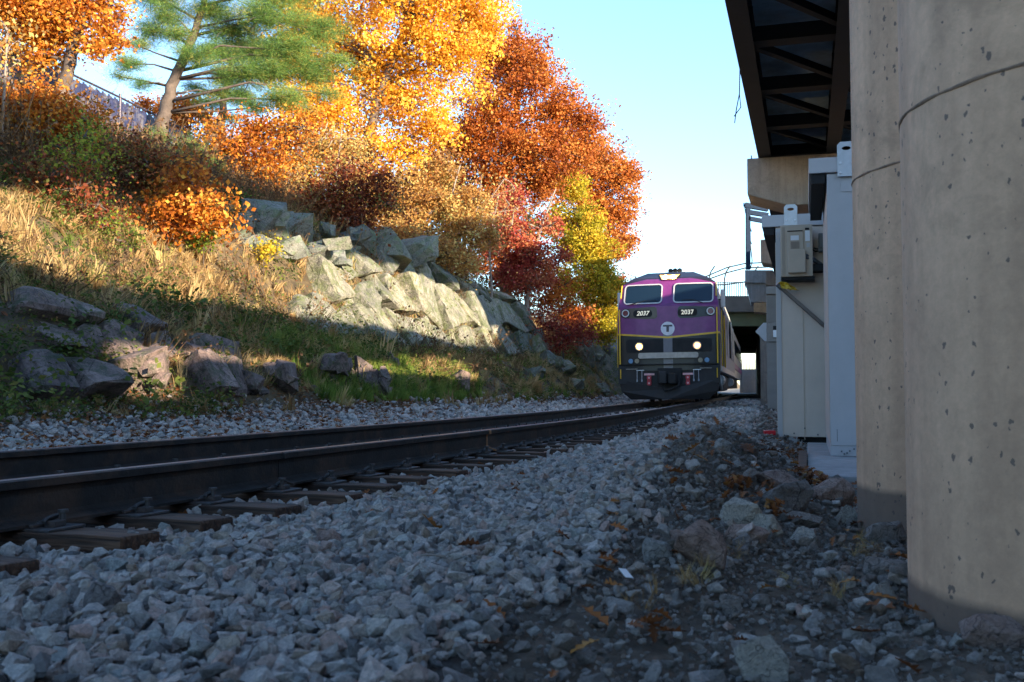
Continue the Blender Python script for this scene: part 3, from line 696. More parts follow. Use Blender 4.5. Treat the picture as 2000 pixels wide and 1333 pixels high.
o = MB().box(-.30, -.225, -2.3, .3, -.2, .03).build('form_board', M_TIE, None, bevel=.004); o.location = s1.location; o.rotation_euler = s1.rotation_euler
tag(o, 'weathered timber board along the left edge of the near concrete pad', 'board')
# air conditioner
pa = s2.matrix_world
ac = empty('air_conditioner', s2.location, s2.rotation_euler); tag(ac, 'beige air conditioner unit hung on the end of the far shelter', 'air conditioner')
A2 = lambda *a, **q: part2(ac, 1518, k2, zb2, 0, *a, **q)
A2('casing', M_BEIG, 1528, 1587, .04, .36, 448, 547, bevel=.012)
A2('side_panel', M_BEIG, 1541, 1570, .36, .375, 458, 497, bevel=.004)
A2('valve_cover', M_BEIG, 1541, 1574, .36, .44, 497, 541, bevel=.012)
A2('rating_label', M_WHITE, 1547, 1562, .376, .379, 469, 478)
for q in range(8): A2('louvre', M_RIB, 1547, 1563, .376, .382, 481 + q * 1.7, 481.8 + q * 1.7)
A2('instruction_label', M_WHITE, 1573.5, 1582, .361, .364, 460, 480)
A2('dark_label', M_DARK, 1573.5, 1581, .365, .367, 455, 459)
A2('barcode_label', M_ALU, 1576, 1582, .361, .364, 484, 492)
A2('handle_recess', M_DARK, 1541, 1569, .376, .379, 459.5, 461.5)
A2('wall_bracket', M_DARK, 1529, 1590, .02, .34, 548, 553)
A2('wall_bracket', M_DARK, 1575, 1606, .02, .30, 523, 536)
for q in range(3): A2('casing_rib', M_RIB, 1531.5 + q * 2, 1532 + q * 2, .361, .364, 452, 545)
m = MB()
def Q2(px, py, f): return ((px - 1518) * k2, -f, CAMZ - (py - 757) * k2 - zb2)
for q in (0, 1): m.tube([Q2(1573, 506 + 5 * q, .38), Q2(1588, 512 + 5 * q, .3), Q2(1603, 520 + 3 * q, .12)], .016, 8)
m.build('refrigerant_pipe', M_GREY, ac)
jb = empty('junction_box', s2.location, s2.rotation_euler); tag(jb, 'grey electrical box right of the air conditioner', 'electrical box')
J2 = lambda *a, **q: part2(jb, 1518, k2, zb2, 0, *a, **q)
J2('box', M_GREY, 1598, 1616, .02, .18, 462, 497, bevel=.006); J2('door', M_GREY, 1601, 1615, .181, .20, 465, 490, bevel=.004)
m = MB(); m.tube([Q2(1600, 495, .1), Q2(1592, 496, .12), Q2(1587, 492, .12), Q2(1590, 489, .12), Q2(1600, 492, .1)], .009, 6); m.build('cable', M_DARK, jb)
m = MB(); m.tube([Q2(1613, 530, .08), Q2(1613.5, 640, .08), Q2(1612, 682, .06)], [.03, .03, .015], 8); m.build('conduit', M_GREY, jb)
def crumple(name, pts, wd, mat, label, cat, parent_e, seed=0):
    R = random.Random(seed); V = []; F = []
    for i, p in enumerate(pts):
        for j in range(6):
            a = j / 5 - .5; V.append((p[0] + a * wd * R.uniform(.7, 1.2), p[1] + R.uniform(-.035, .035), p[2] + R.uniform(-.02, .02)))
    for i in range(len(pts) - 1):
        for j in range(5): F.append((i * 6 + j, i * 6 + j + 1, i * 6 + 6 + j + 1, i * 6 + 6 + j))
    o = mesh(name, V, F, mat); o.location = parent_e.location; o.rotation_euler = parent_e.rotation_euler
    md = o.modifiers.new('t', 'SOLIDIFY'); md.thickness = .004
    tag(o, label, cat); return o
crumple('torn_tape', [Q2(1613, 490 + q * 6, .24) if q < 4 else Q2(1607 + q, 490 + q * 6, .22) for q in range(11)], .09, M_YTAPE, 'torn orange yellow tape hanging below the grey electrical box', 'tape', s2, 3)
st = empty('support_strut', s2.location, s2.rotation_euler); tag(st, 'diagonal metal strut across the end of the far shelter', 'strut')
m = MB(); m.bar(Q2(1524, 563, .30), Q2(1608, 640, .05), .05, .035); m.build('rail_bar', M_RIB, st)
m = MB(); m.bar(Q2(1521, 559, .30), Q2(1530, 568, .28), .06, .05); m.build('bracket_end', M_GREY, st)
crumple('caution_wrap', [Q2(1530, 556, .33), Q2(1535, 560, .34), Q2(1541, 566, .33), Q2(1547, 571, .33), Q2(1553, 572, .32)], .13, M_YTAPE, 'yellow plastic wrap tied round the upper end of the strut', 'tape', s2, 8)
# red cap on the pad
e = empty('red_valve', (W(1500, 860, 12.3))); tag(e, 'small red plastic handle lying on the far concrete pad', 'valve handle')
MB().box(-.05, .09, -.04, .04, .06, .12).build('grip', M_RED, e, bevel=.012); MB().box(-.035, .02, -.035, .03, -.02, .06).build('neck', M_RED, e, bevel=.01)
# ribbed cabinet with switch box, white sign
def at_box(name, mat, x0, x1, y0, y1, d, depth, label=None, cat=None, par=None, bevel=.01):
    a = W(x0, y1, d); b = W(x1, y0, d); m = MB().box(0, b.x - a.x, 0, depth, 0, b.z - a.z); o = m.build(name, mat, None, bevel=bevel); o.location = a; o.rotation_euler = (0, 0, -.25)
    if par: o.parent = par; o.location = a - par.location; o.rotation_euler = (0, 0, -.25)
    if label: tag(o, label, cat)
    return o
rc = empty('ribbed_cabinet', W(1497, 798, 30)); tag(rc, 'tall ribbed brown cabinet behind the far beige shelter', 'cabinet')
at_box('cabinet_body', M_RIB, 1499, 1560, 575, 800, 30, 1.4, par=rc)
at_box('cabinet_top', M_RIB, 1496.5, 1562, 560, 575, 29.9, 1.6, par=rc)
at_box('middle_band', M_RIB, 1498, 1560, 631, 668, 29.92, .1, par=rc)
for q in range(16):
    for ya, yb in ((580, 630), (669, 797)): at_box('rib', M_RIB, 1500.5 + q * 3.2, 1502 + q * 3.2, ya, yb, 29.93, .08, par=rc, bevel=0)
at_box('socket_plate', M_WHITE, 1510, 1522, 645, 659, 29.8, .05, par=rc); at_box('socket_hood', M_DARK, 1510, 1521, 637, 645, 29.8, .08, par=rc)
sg = empty('diamond_sign', W(1503, 648, 31.6)); tag(sg, 'blank white diamond sign edge beside the ribbed cabinet', 'sign')
V = [(-.45, 0, 0), (-.19, 0, .28), (.30, 0, .28), (.30, 0, -.30), (-.16, 0, -.30)][::-1]; V2 = [(x, .02, z) for x, y, z in V]
mesh('sign_plate', V + V2, [(0, 1, 2, 3, 4), (9, 8, 7, 6, 5)] + [(j, (j + 1) % 5, 5 + (j + 1) % 5, 5 + j) for j in range(5)], M_WHITE, sg)
MB().bar((.1, .05, .1), (.1, .05, -2.7), .06).build('sign_post', M_GREY, sg)

# ------------------------------------------------------------------ far overpass and the things by it
ov = empty('road_overpass', (24, 72, 0)); tag(ov, 'road overpass crossing the track behind the train', 'overpass')
def opart(name, mat, x0, x1, y0, y1, z0, z1, bevel=0):
    m = MB().box(x0 - 24, x1 - 24, y0 - 72, y1 - 72, z0, z1); return m.build(name, mat, ov, bevel=bevel)
M_OV = plain('overpass_girder', (.10, .10, .045), .7, 0, .3, .5, .2, (.16, .09, .04)); M_OVB = plain('overpass_fascia', (.12, .09, .07), .8, 0, .3, .6, .2)
opart('deck', M_OVB, 9, 60, 72, 140, 6.15, 7.1)
opart('edge_beam', M_OVB, 9, 60, 71.7, 71.95, 6.0, 7.15)
opart('girder', M_OV, 9, 60, 72.2, 72.8, 5.0, 6.1)
for q in range(8): opart('girder', M_OV, 9, 60, 80 + q * 8, 80.6 + q * 8, 5.2, 6.1)
for x0, x1 in ((18.2, 30.0), (2.5, 10.4)):
    V = [Vector((x + s_ * 15.8, 72.9 + s_ * 66, z)) - ov.location for z in (-1.5, 6.1) for s_ in (0, 1) for x in ((x0, x1) if s_ == 0 else (x1, x0))]
    mesh('abutment', V, [(3, 2, 1, 0), (4, 5, 6, 7), (0, 1, 5, 4), (1, 2, 6, 5), (2, 3, 7, 6), (3, 0, 4, 7)], M_CONC, ov)
m = MB(); m.bar((9, 71.85, 8.15), (30, 71.85, 8.15), .05)
m.V = [tuple(Vector(v) - ov.location) for v in m.V]; m.build('handrail', M_GIRD, ov)
for q in range(70):
    m = MB().bar((14.0 + q * .16, 71.85, 7.15), (14.0 + q * .16, 71.85, 8.15), .045); m.V = [tuple(Vector(v) - ov.location) for v in m.V]; m.build('baluster', M_GIRD, ov)
cf = empty('curved_safety_rail', (14, 73.5, 7)); tag(cf, 'curved safety rails above the overpass behind the train roof', 'railing')
def cpart(m, nm): m.V = [tuple(Vector(v) - cf.location) for v in m.V]; return m.build(nm, M_GIRD, cf)
for (ya, yb, yc) in ((548, 523, 513), (555, 533, 522), (566, 556, 549)):
    m = MB(); m.tube([W(1340, ya + 10, 73.5), W(1380, ya - 8, 73.5), W(1420, yb, 73.5), W(1455, yc + 2, 73.5), W(1500, yc, 73.5)], .05, 6); cpart(m, 'rail_tube')
for px_ in (1385, 1415, 1470):
    m = MB(); m.tube([W(px_, 575, 73.5), W(px_, 545, 73.5), W(px_ + 3, 532, 73.5), W(px_ + 11, 520, 73.5)], .05, 6); cpart(m, 'upright')
# pier box, side box, timber block by the overpass
def far_thing(nm, cat, label, boxes, d):
    e = empty(nm, W(boxes[0][2], boxes[0][5], d)); tag(e, label, cat)
    for (pn, mt, x0, x1, y0, y1, dd, dep) in boxes:
        a = W(x0, y1, d + dd); b = W(x1, y0, d + dd)
        MB().box(a.x - e.location.x, b.x - e.location.x, a.y - e.location.y, a.y - e.location.y + dep, a.z - e.location.z, b.z - e.location.z).build(pn, mt, e, bevel=.02)
    return e
e = empty('bridge_seat', W(1456, 528, 58)); tag(e, 'grey concrete beam end with tapered foot below the blue steel frame', 'beam')
def poly_px(nm, mt, pts, d, dep, par):
    n = len(pts); A = [W(x, y, d) - par.location for x, y in pts]; B = [a + Vector((.25 * dep, dep, 0)) for a in A]
    return mesh(nm, A + B, [tuple(range(n)), tuple(range(n, 2 * n))[::-1]] + [(j, n + j, n + (j + 1) % n, (j + 1) % n) for j in range(n)], mt, par)
poly_px('beam_end', M_CONCG, [(1455, 528), (1455, 552), (1510, 553), (1510, 528)], 58, 3, e)
poly_px('tapered_foot', M_CONCG, [(1456, 553), (1466, 590), (1500, 592), (1510, 553)], 58.2, 3, e)
e = empty('concrete_block', W(1476, 558, 54)); tag(e, 'square grey concrete block beside the tapered beam foot', 'concrete block'); poly_px('block', M_CONCG, [(1476, 558), (1476, 589), (1500, 591), (1500, 558)], 54, 1.5, e)
e = empty('timber_block', W(1472, 592, 53)); tag(e, 'tan timber block below the grey concrete block', 'timber block'); poly_px('block', M_WOOD, [(1472, 592), (1472, 609), (1500, 612), (1500, 591)], 53, 1.5, e)
e = empty('pier_head', W(1496, 530, 50)); tag(e, 'small brown concrete pier head right of the beam end', 'pier head'); poly_px('block', M_CONC, [(1496, 530), (1496, 556), (1520, 560), (1520, 530)], 50, 1.5, e)
bf = empty('blue_steel_frame', W(1461, 527, 58.6)); tag(bf, 'blue steel frame with three beams standing above the overpass', 'steel frame')
def bpart(a, b, w_, nm, d=58.6, d2=58.6):
    m = MB(); m.bar(W(*a, d), W(*b, d2), w_, w_); m.V = [tuple(Vector(v) - bf.location) for v in m.V]; m.build(nm, M_BLUE, bf)
bpart((1461, 527), (1461, 400), .24, 'post')
for q, (ya, yb) in enumerate(((401, 409), (415, 421), (427, 434))): bpart((1455 if q == 0 else 1462, ya), (1500, yb), .28 - .02 * q, 'beam')
bpart((1453.5, 400), (1459, 432), .04, 'stay'); bpart((1453, 397), (1453, 404), .06, 'end_plate')
for y_ in (450, 474): bpart((1465, y_ - 4), (1468, y_ + 3), .05, 'insulator')
m = MB(); m.tube([W(1465, 440, 58.6), W(1466, 480, 58.6), W(1469, 510, 58.6), W(1466, 525, 58.6)], .03, 5); m.V = [tuple(Vector(v) - bf.location) for v in m.V]; m.build('drop_cable', M_GIRD, bf)
# fence and pale wall seen through the opening under the overpass
e = empty('far_paling_fence', W(1452, 770, 150)); tag(e, 'pale fence seen through the gap under the overpass', 'fence')
for q in range(12):
    a = W(1446 + q * 3, 770, 150) - e.location; b = W(1446 + q * 3, 699 + 3 * math.sin(q * 2), 150) - e.location
    MB().bar(a, b, .24, .05).build('paling', M_RIB, e)
a = W(1440, 770, 152) - e.location; b = W(1490, 722, 152) - e.location
MB().box(a.x, b.x, 0, .3, a.z, b.z).build('lower_wall', M_RIB, e)
# hanging wire
m = MB(); P0 = VD(-.05, 21.5, ZB + .02); m.tube([P0, P0 + Vector((-.02, 0, -.6)), P0 + Vector((-.09, 0, -.95)), P0 + Vector((-.13, 0, -1.25))], .012, 5)
m.tube([P0 + Vector((-.02, 0, -.6)), P0 + Vector((.01, 0, -.9)), P0 + Vector((-.14, 0, -1.1))], .012, 5); o = m.build('hanging_wire', M_DARK); tag(o, 'frayed loose wire hanging from the edge of the viaduct', 'wire')

# ------------------------------------------------------------------ locomotive
def paint_mat():
    s = NB('loco_paint'); t = s.n('ShaderNodeTexCoord'); sp = s.n('ShaderNodeSeparateXYZ'); s.l(t.outputs['Object'], sp.inputs[0]); X, Y, Z = sp.outputs
    ax = s.math('ABSOLUTE', X)
    zl = s.math('ADD', s.math('MULTIPLY', ax, .085), 2.06)
    below = s.math('LESS_THAN', Z, zl); front = s.math('LESS_THAN', Y, 1.3)
    stripe = s.math('LESS_THAN', s.math('ABSOLUTE', s.math('SUBTRACT', Z, zl)), .028)
    n = s.noise(2.5, 5); pur = s.ramp(n, [(.3, (.14, .022, .13)), (.7, (.22, .04, .19))])
    side_g = s.math('LESS_THAN', s.math('SUBTRACT', Z, s.math('MULTIPLY', Y, .22)), 1.2)
    roof = s.math('GREATER_THAN', Z, 4.0); sil = s.math('GREATER_THAN', s.math('ADD', Z, s.math('MULTIPLY', Y, .13)), 4.35)
    c = s.mix(s.math('MULTIPLY', s.math('GREATER_THAN', Y, 3.0), side_g), pur, (.22, .25, .33))
    c = s.mix(s.math('MULTIPLY', s.math('GREATER_THAN', Y, 2.0), sil), c, (.62, .60, .55))  # cream upper side: sunlit sheen put into the paint colour
    v = s.math('GREATER_THAN', s.math('SUBTRACT', Z, s.math('MULTIPLY', ax, -.25)), 4.18)
    c = s.mix(s.math('MAXIMUM', v, roof), c, (.02, .014, .022))
    c = s.mix(s.math('MULTIPLY', front, below), c, (.009, .008, .009))
    ctr = s.math('MULTIPLY', s.math('LESS_THAN', s.math('ABSOLUTE', X), .145), s.math('MULTIPLY', front, s.math('LESS_THAN', Z, 2.3)))
    c = s.mix(ctr, c, (.17, .16, .18))
    c = s.mix(s.math('MULTIPLY', front, stripe), c, (.72, .40, .02))
    g = s.noise(14, 6, .7); c = s.mix(.35, c, s.ramp(g, [(.3, (.7, .7, .7)), (.7, (1.15, 1.15, 1.15))]), 'MULTIPLY')
    s.set(Base_Color=c, Roughness=.42); s.b.inputs['Coat Weight'].default_value = .08; return s.m
M_PAINT = paint_mat()
M_BLK = plain('loco_black', (.012, .011, .012), .8, 0, .3, 5, .15, (.024, .02, .018))
M_PIL = plain('pilot_grey', (.022, .021, .023), .7, .0, .3, 4, .2, (.04, .032, .028))
M_YEL = plain('yellow_paint', (.75, .45, .02), .45, 0, .08, 5, .03)
M_SILV = plain('silver_bar', (.42, .36, .31), .5, .2, .2, 7, .1)
M_GREYP = plain('window_frame_paint', (.55, .53, .53), .4, .1, .08, 5, .03)
def glass_m():
    s = NB('cab_glass'); s.set(Base_Color=(.008, .02, .035), Roughness=.04, Metallic=.0); s.b.inputs['IOR'].default_value = 1.5; s.b.inputs['Coat Weight'].default_value = 0.0; s.b.inputs['Coat Roughness'].default_value = .02; return s.m
M_GLASS = glass_m()
def emis(name, col, st, base=(.8, .7, .5)):
    s = NB(name); s.set(Base_Color=base, Roughness=.3, Emission_Color=col, Emission_Strength=st); return s.m
E_HOT = emis('lamp_lit', (1, .66, .26), 22); E_WARM = emis('lamp_warm', (1, .62, .20), 7); E_DIM = emis('lamp_glow', (1, .42, .16), .55, (.6, .4, .3)); E_REFL = emis('lamp_reflector', (1, .50, .10), .8, (.7, .5, .2))
M_LENS = plain('blue_lens', (.12, .25, .42), .15, 0, .2, 30, .2); M_LENSB = plain('brown_lens', (.25, .2, .14), .2, 0, .3, 30, .2)
M_NUM = emis('number_glyph', (1, .9, .65), .08, (.85, .8, .65)); M_MAROON = plain('marker_lens', (.16, .03, .035), .2)
M_REDP = plain('red_connector', (.50, .03, .05), .5, 0, .3, 25, .2); M_PINK = plain('pink_label', (.75, .42, .42), .6)
TF = 28.2
cx, cy = ut(.755, TF); aT = float(np.interp(TF, TT, TH))
loco = empty('locomotive', (float(cx), float(cy), float(base(TF)) + .16), (0, -.012, -aT))
tag(loco, 'purple and black diesel locomotive coming round the curve with its lamps lit', 'locomotive')
yf0 = lambda z: float(np.interp(z, [.9, 3.05, 3.15, 3.92, 4.05, 4.27], [0, .06, .10, .72, .95, 1.5]))
hwf = lambda z: float(np.interp(z, [.9, 2.6, 3.1, 3.85, 4.05, 4.27], [1.59, 1.59, 1.56, 1.47, 1.18, .74]))
def yf(x, z): return yf0(z) + .16 * abs(x / 1.6) ** 2.5
zs = [1.02, 1.3, 1.7, 2.0, 2.2, 2.6, 3.05, 3.15, 3.3, 3.5, 3.7, 3.86, 3.95, 4.05, 4.16, 4.27]; N = 17; L_ = 20.5
V = []; F = []
for z in zs:
    h = hwf(z); row = [(x, yf(x, z), z) for x in np.linspace(-h, h, N)]
    V += [(-h, L_, z)] + row + [(h, L_, z)]
n = N + 2
for i in range(len(zs) - 1):
    for j in range(n - 1): F.append((i * n + j, i * n + j + 1, (i + 1) * n + j + 1, (i + 1) * n + j))
b_ = (len(zs) - 1) * n; F.append(tuple(range(b_, b_ + n))); F.append(tuple(range(n))[::-1]); F.append(tuple(i * n + n - 1 for i in range(len(zs))) + tuple(i * n for i in range(len(zs)))[::-1])
body = mesh('body', V, F, M_PAINT, loco)
def rrect(x0, x1, z0, z1, r, n=5, skew=0, skewz=0):
    P = []
    for (cx_, cz_, a0) in ((x1 - r, z1 - r, 0), (x0 + r, z1 - r, 90), (x0 + r, z0 + r, 180), (x1 - r, z0 + r, 270)):
        for q in range(n + 1):
            a = rad(a0 + 90 * q / n); P.append((cx_ + r * math.cos(a), cz_ + r * math.sin(a)))
    xm = (x0 + x1) / 2; return [(x, z + skewz * (x - xm)) for x, z in P]
def circ(cx_, cz_, r, n=20): return [(cx_ + r * math.cos(2 * math.pi * q / n), cz_ + r * math.sin(2 * math.pi * q / n)) for q in range(n)]
def dense(out):
    P = []
    for j in range(len(out)):
        a = Vector(out[j]); b = Vector(out[(j + 1) % len(out)]); k_ = max(1, int((b - a).length / .12))
        P += [tuple(a.lerp(b, q / k_)) for q in range(k_)]
    return P
def decal(out, o0, o1, name, mat, par=None, rings=4):
    """a plate with this outline that follows the nose"""
    cx_ = (min(p[0] for p in out) + max(p[0] for p in out)) / 2; cz_ = (min(p[1] for p in out) + max(p[1] for p in out)) / 2; out = dense(out); n = len(out); V = []; F = []
    V += [(x, yf(x, z) - o0, z) for x, z in out]
    for r in range(rings):
        f = 1 - r / rings
        V += [(cx_ + (x - cx_) * f, yf(cx_ + (x - cx_) * f, cz_ + (z - cz_) * f) - o1, cz_ + (z - cz_) * f) for x, z in out]
    V.append((cx_, yf(cx_, cz_) - o1, cz_))
    for r in range(rings):
        for j in range(n): F.append((r * n + j, r * n + (j + 1) % n, (r + 1) * n + (j + 1) % n, (r + 1) * n + j))
    for j in range(n): F.append((rings * n + j, rings * n + (j + 1) % n, len(V) - 1))
    return mesh(name, V, F, mat, par or loco)
def ring(out, wd, o0, o1, name, mat, par=None):
    out = dense(out); n = len(out); V = []; F = []
    inn = []
    for j in range(n):
        a = Vector(out[j - 1]); b = Vector(out[(j + 1) % n]); t_ = (b - a).normalized(); inn.append((out[j][0] - t_.y * wd, out[j][1] + t_.x * wd))
    for pts, o in ((out, o0), (out, o1), (inn, o1), (inn, o0)): V += [(x, yf(x, z) - o, z) for x, z in pts]
    for k_ in range(3):
        for j in range(n): F.append((k_ * n + j, k_ * n + (j + 1) % n, (k_ + 1) * n + (j + 1) % n, (k_ + 1) * n + j))
    return mesh(name, V, F, mat, par or loco)
for sx, sk in ((-1, .02), (1, -.02)):
    x0, x1 = (-1.40, -.17) if sx < 0 else (.17, 1.42)
    o_ = rrect(x0, x1, 3.14, 3.82, .13, 6, 0, 0)
    ws = decal(o_, .0, .018, 'windshield', M_GLASS)
    ring(o_, .038, 0, .04, 'window_frame', M_GREYP, ws)
    m = MB(); xa = -.95 if sx < 0 else .55; P = [(xa - (.3 if sx < 0 else -.55), 3.12), (xa + .25, 3.24), (xa + .62 if sx < 0 else xa - .1, 3.23)]
    m.tube([(x, yf(x, z) - .07, z) for x, z in P], .013, 5); m.build('wiper', M_BLK, ws)
    m = MB(); 
o_ = rrect(-1.28, -1.05, 3.60, 3.74, .04)
# number recesses and marker lights
rec = [(-1.48, 2.78), (-1.46, 2.93), (-1.36, 3.0), (-.40, 3.04), (-.33, 2.98), (-.32, 2.72), (-.40, 2.66), (-.75, 2.66), (-1.36, 2.72), (-1.45, 2.74)]
for sx in (-1, 1):
    o_ = [(x * (1 if sx < 0 else -1), z) for x, z in rec]
    if sx < 0: o_ = o_[::-1]
    o_ = [(x, z) for x, z in o_]
    r_ = decal(o_, 0, .012, 'number_board', plain('board_brown' if sx < 0 else 'board_dark', (.07, .045, .035) if sx < 0 else (.02, .03, .04), .3))
    mk = sx * 1.33; decal(circ(mk, 2.86, .15), .012, .03, 'marker_bezel', M_BLK, r_)
    ring(circ(mk, 2.86, .125), .035, .03, .05, 'marker_ring', M_GREYP, r_); decal(circ(mk, 2.86, .09), .03, .04, 'marker_lens', M_MAROON, r_)
    cxn = -.78 if sx < 0 else .62
    decal(rrect(cxn - .30, cxn + .30, 2.72, 2.95, .10), .012, .02, 'number_plate', M_BLK, r_)
    cu = bpy.data.curves.new('number_text', 'FONT'); cu.body = '2037'; cu.size = .195; cu.extrude = .004; cu.align_x = 'CENTER'; cu.align_y = 'CENTER'; cu.shear = .25 if sx < 0 else 0; cu.offset = .004
    tmp = bpy.data.objects.new('t', cu); C.objects.link(tmp); me = bpy.data.meshes.new_from_object(tmp.evaluated_get(bpy.context.evaluated_depsgraph_get())); bpy.data.objects.remove(tmp)
    me.materials.clear(); to = link('number_text', me, M_NUM, r_)
    to.location = (cxn, yf(cxn, 2.83) - .035, 2.835); to.rotation_euler = (math.pi / 2 - .02, 0, math.atan((yf(cxn + .1, 2.83) - yf(cxn - .1, 2.83)) / .2))
lg = decal(circ(0, 2.34, .215, 32), 0, .012, 'logo_disc', plain('logo_white', (.66, .64, .70), .4))
for bx in ((-.145, .145, 2.40, 2.455), (-.04, .04, 2.235, 2.40)):
    decal([(bx[0], bx[2]), (bx[1], bx[2]), (bx[1], bx[3]), (bx[0], bx[3])], .012, .018, 'logo_letter', plain('logo_dark', (.06, .05, .07), .4), lg, 1)
# lower nose
decal(rrect(-1.33, 1.35, 1.60, 2.02, .08), 0, .022, 'nose_recess', M_BLK, None, 6)
decal(rrect(-.14, .14, 1.60, 2.03, .01), .0, .028, 'centre_stripe', plain('stripe_grey', (.15, .14, .155), .5), None, 2)
for sx, mt in ((-1, E_HOT), (1, E_DIM)):
    h_ = decal(circ(sx * .90, 1.79, .135), 0, .05, 'headlight', M_BLK); ring(circ(sx * .90, 1.79, .135), .025, .05, .075, 'headlight_ring', M_SILV, h_)
    decal(circ(sx * .90, 1.79, .105), .05, .06, 'lamp_lens', E_REFL if sx < 0 else mt, h_)
    if sx < 0: decal(circ(-.90, 1.79, .062), .06, .072, 'lamp_bulb', mt, h_)
    if sx > 0:
        for q in range(9): decal(circ(.90 + .055 * math.cos(q * 2.4) * (q / 9 + .3), 1.79 + .055 * math.sin(q * 2.4) * (q / 9 + .3), .016, 6), .06, .066, 'lamp_bead', E_WARM, h_, 1)
V = rrect(-.93, .93, 1.41, 1.585, .06)
decal(V, -.01, .11, 'anticlimber_bar', M_SILV)
ledge = MB(); pts = [(x, yf(x, 1.3) - .10) for x in np.linspace(-1.56, 1.56, 9)]
for i in range(8):
    (xa, ya), (xb, yb) = pts[i], pts[i + 1]
    ledge.add([(xa, ya, 1.20), (xb, yb, 1.20), (xb, yb + .25, 1.20), (xa, ya + .25, 1.20), (xa, ya, 1.235), (xb, yb, 1.235), (xb, yb + .25, 1.235), (xa, ya + .25, 1.235)], [(3, 2, 1, 0), (4, 5, 6, 7), (0, 1, 5, 4), (1, 2, 6, 5), (2, 3, 7, 6), (3, 0, 4, 7)])
ledge.build('ledge', M_BLK, loco)
for x_, mt in ((-1.18, M_LENS), (-.98, M_LENSB), (.99, M_LENSB), (1.19, M_LENS)):
    h_ = decal(circ(x_, 1.335, .092), 0, .03, 'ditch_light', M_BLK); decal(circ(x_, 1.335, .075), .03, .04, 'ditch_lens', mt, h_)
for sx in (-1, 1):
    m = MB(); m.tube([(sx * 1.52, yf(1.52, z) - .07, z) for z in (1.22, 1.6, 2.0, 2.5, 2.98)], .022, 6); m.build('handrail', M_YEL, loco)
    m = MB(); m.tube([(sx * 1.50, yf(1.5, z) - .05, z) for z in (3.35, 3.55, 3.8)], .018, 6); m.build('grab_iron', M_YEL, loco)
    m = MB(); m.tube([(sx * 1.50, -.0, .78), (sx * 1.50, -.0, 1.08)], .018, 6); m.build('grab_iron', M_YEL, loco)
# top headlight
zc = 4.07
hs = decal([(-.33, 4.17), (-.22, 3.97), (.22, 3.97), (.33, 4.17)][::1], -.02, .03, 'headlight_housing', E_REFL, None, 2)
for sx in (-1, 1): decal(circ(sx * .13, 4.07, .075), .03, .05, 'lamp_lens', E_HOT, hs)
ring([(-.36, 4.19), (-.24, 3.95), (.24, 3.95), (.36, 4.19)], .03, 0, .06, 'housing_rim', M_BLK, hs)
# pilot plate, plough, coupler, hoses
def slab(name, out, y0, y1, mat, par=None):
    n = len(out); V = [(x, y0(x) if callable(y0) else y0, z) for x, z in out] + [(x, y1, z) for x, z in out]
    return mesh(name, V, [tuple(range(n)), tuple(range(n, 2 * n))[::-1]] + [(j, n + j, n + (j + 1) % n, (j + 1) % n) for j in range(n)], mat, par or loco)
slab('pilot_plate', [(-1.58, .62), (1.58, .62), (1.58, 1.18), (-1.58, 1.18)], .06, .3, M_PIL)
V = [(-1.57, .12, .76), (0, -.34, .44), (1.57, .12, .76), (-1.20, .16, .12), (0, -.42, .12), (1.20, .16, .12), (-1.50, .14, .38), (1.50, .14, .38)]
V += [(x, y + .35, z) for x, y, z in V]
F = [(0, 6, 3, 4, 1), (1, 4, 5, 7, 2), (8, 9, 12, 11, 14), (9, 10, 15, 13, 12), (0, 1, 9, 8), (1, 2, 10, 9), (3, 11, 12, 4), (4, 12, 13, 5), (0, 8, 14, 6), (6, 14, 11, 3), (2, 7, 15, 10), (7, 5, 13, 15)]
mesh('plough', V, F, M_PIL, loco)
slab('lower_pilot', [(-1.57, .70), (-.0, .42), (1.57, .70), (1.57, .9), (-1.57, .9)], .05, .2, M_PIL)
cp = MB().box(-.16, .17, -.45, .1, .66, .95).build('coupler', M_BLK, loco, bevel=.04)
MB().box(-.25, -.02, -.62, -.42, .62, 1.0).build('coupler_knuckle', M_PIL, cp, bevel=.04); MB().box(.03, .28, -.58, -.3, .60, .93).build('coupler_guard', M_BLK, cp, bevel=.05)
MB().box(-.34, .42, -.06, .06, .60, 1.1).build('draft_box', M_BLK, cp, bevel=.02)
for sx in (-1, 1):
    m = MB(); m.tube([(.35 if sx > 0 else -.15, -.2, .72), (.36 * sx if sx > 0 else -.2, -.4, .55), (.1 * sx, -.48, .44), (-.1, -.46, .40)], .035, 8); m.build('air_hose', M_BLK, loco)
    x_ = sx * .60; m = MB()
    MB().box(x_ - .06, x_ + .06, -.02, .06, .56, .86).build('connector_housing', M_REDP, loco, bevel=.01)
    for z_ in (.80, .63):
        m = MB(); m.tube([(x_, -.02, z_), (x_, -.08, z_)], .07, 12); m.build('mu_connector', M_REDP, loco)
        m = MB(); m.tube([(x_, -.081, z_), (x_, -.09, z_)], .03, 8); m.build('connector_cap', M_PINK, loco)
    MB().box(x_ - .16, x_ + .16, .02, .055, .88, .94).build('pink_label', M_PINK, loco)
    x2 = sx * .88
    MB().box(x2 - .12, x2 + .12, .0, .05, 1.03, 1.05).build('white_valve_bar', M_WHITE, loco)
    for q in (-.1, .05):
        m = MB(); m.tube([(x2 + q, .02, 1.03), (x2 + q, -.03, .75)], .012, 5); m.tube([(x2 + q, -.03, .75), (x2 + q, -.035, .68)], .024, 6); m.build('angle_cock', M_LUG, loco)
    MB().box(sx * 1.15 - .18, sx * 1.15 + .18, .0, .04, 1.075, 1.09).build('yellow_lever', M_SILV, loco)
for q in range(3):
    m = MB(); m.tube([(-.02 + q * .15, 2.0, 4.33 + .04 * (q == 1)), (-.02 + q * .15, 1.8, 4.36)], [.05, .085], 8); m.build('horn', M_BLK, loco)
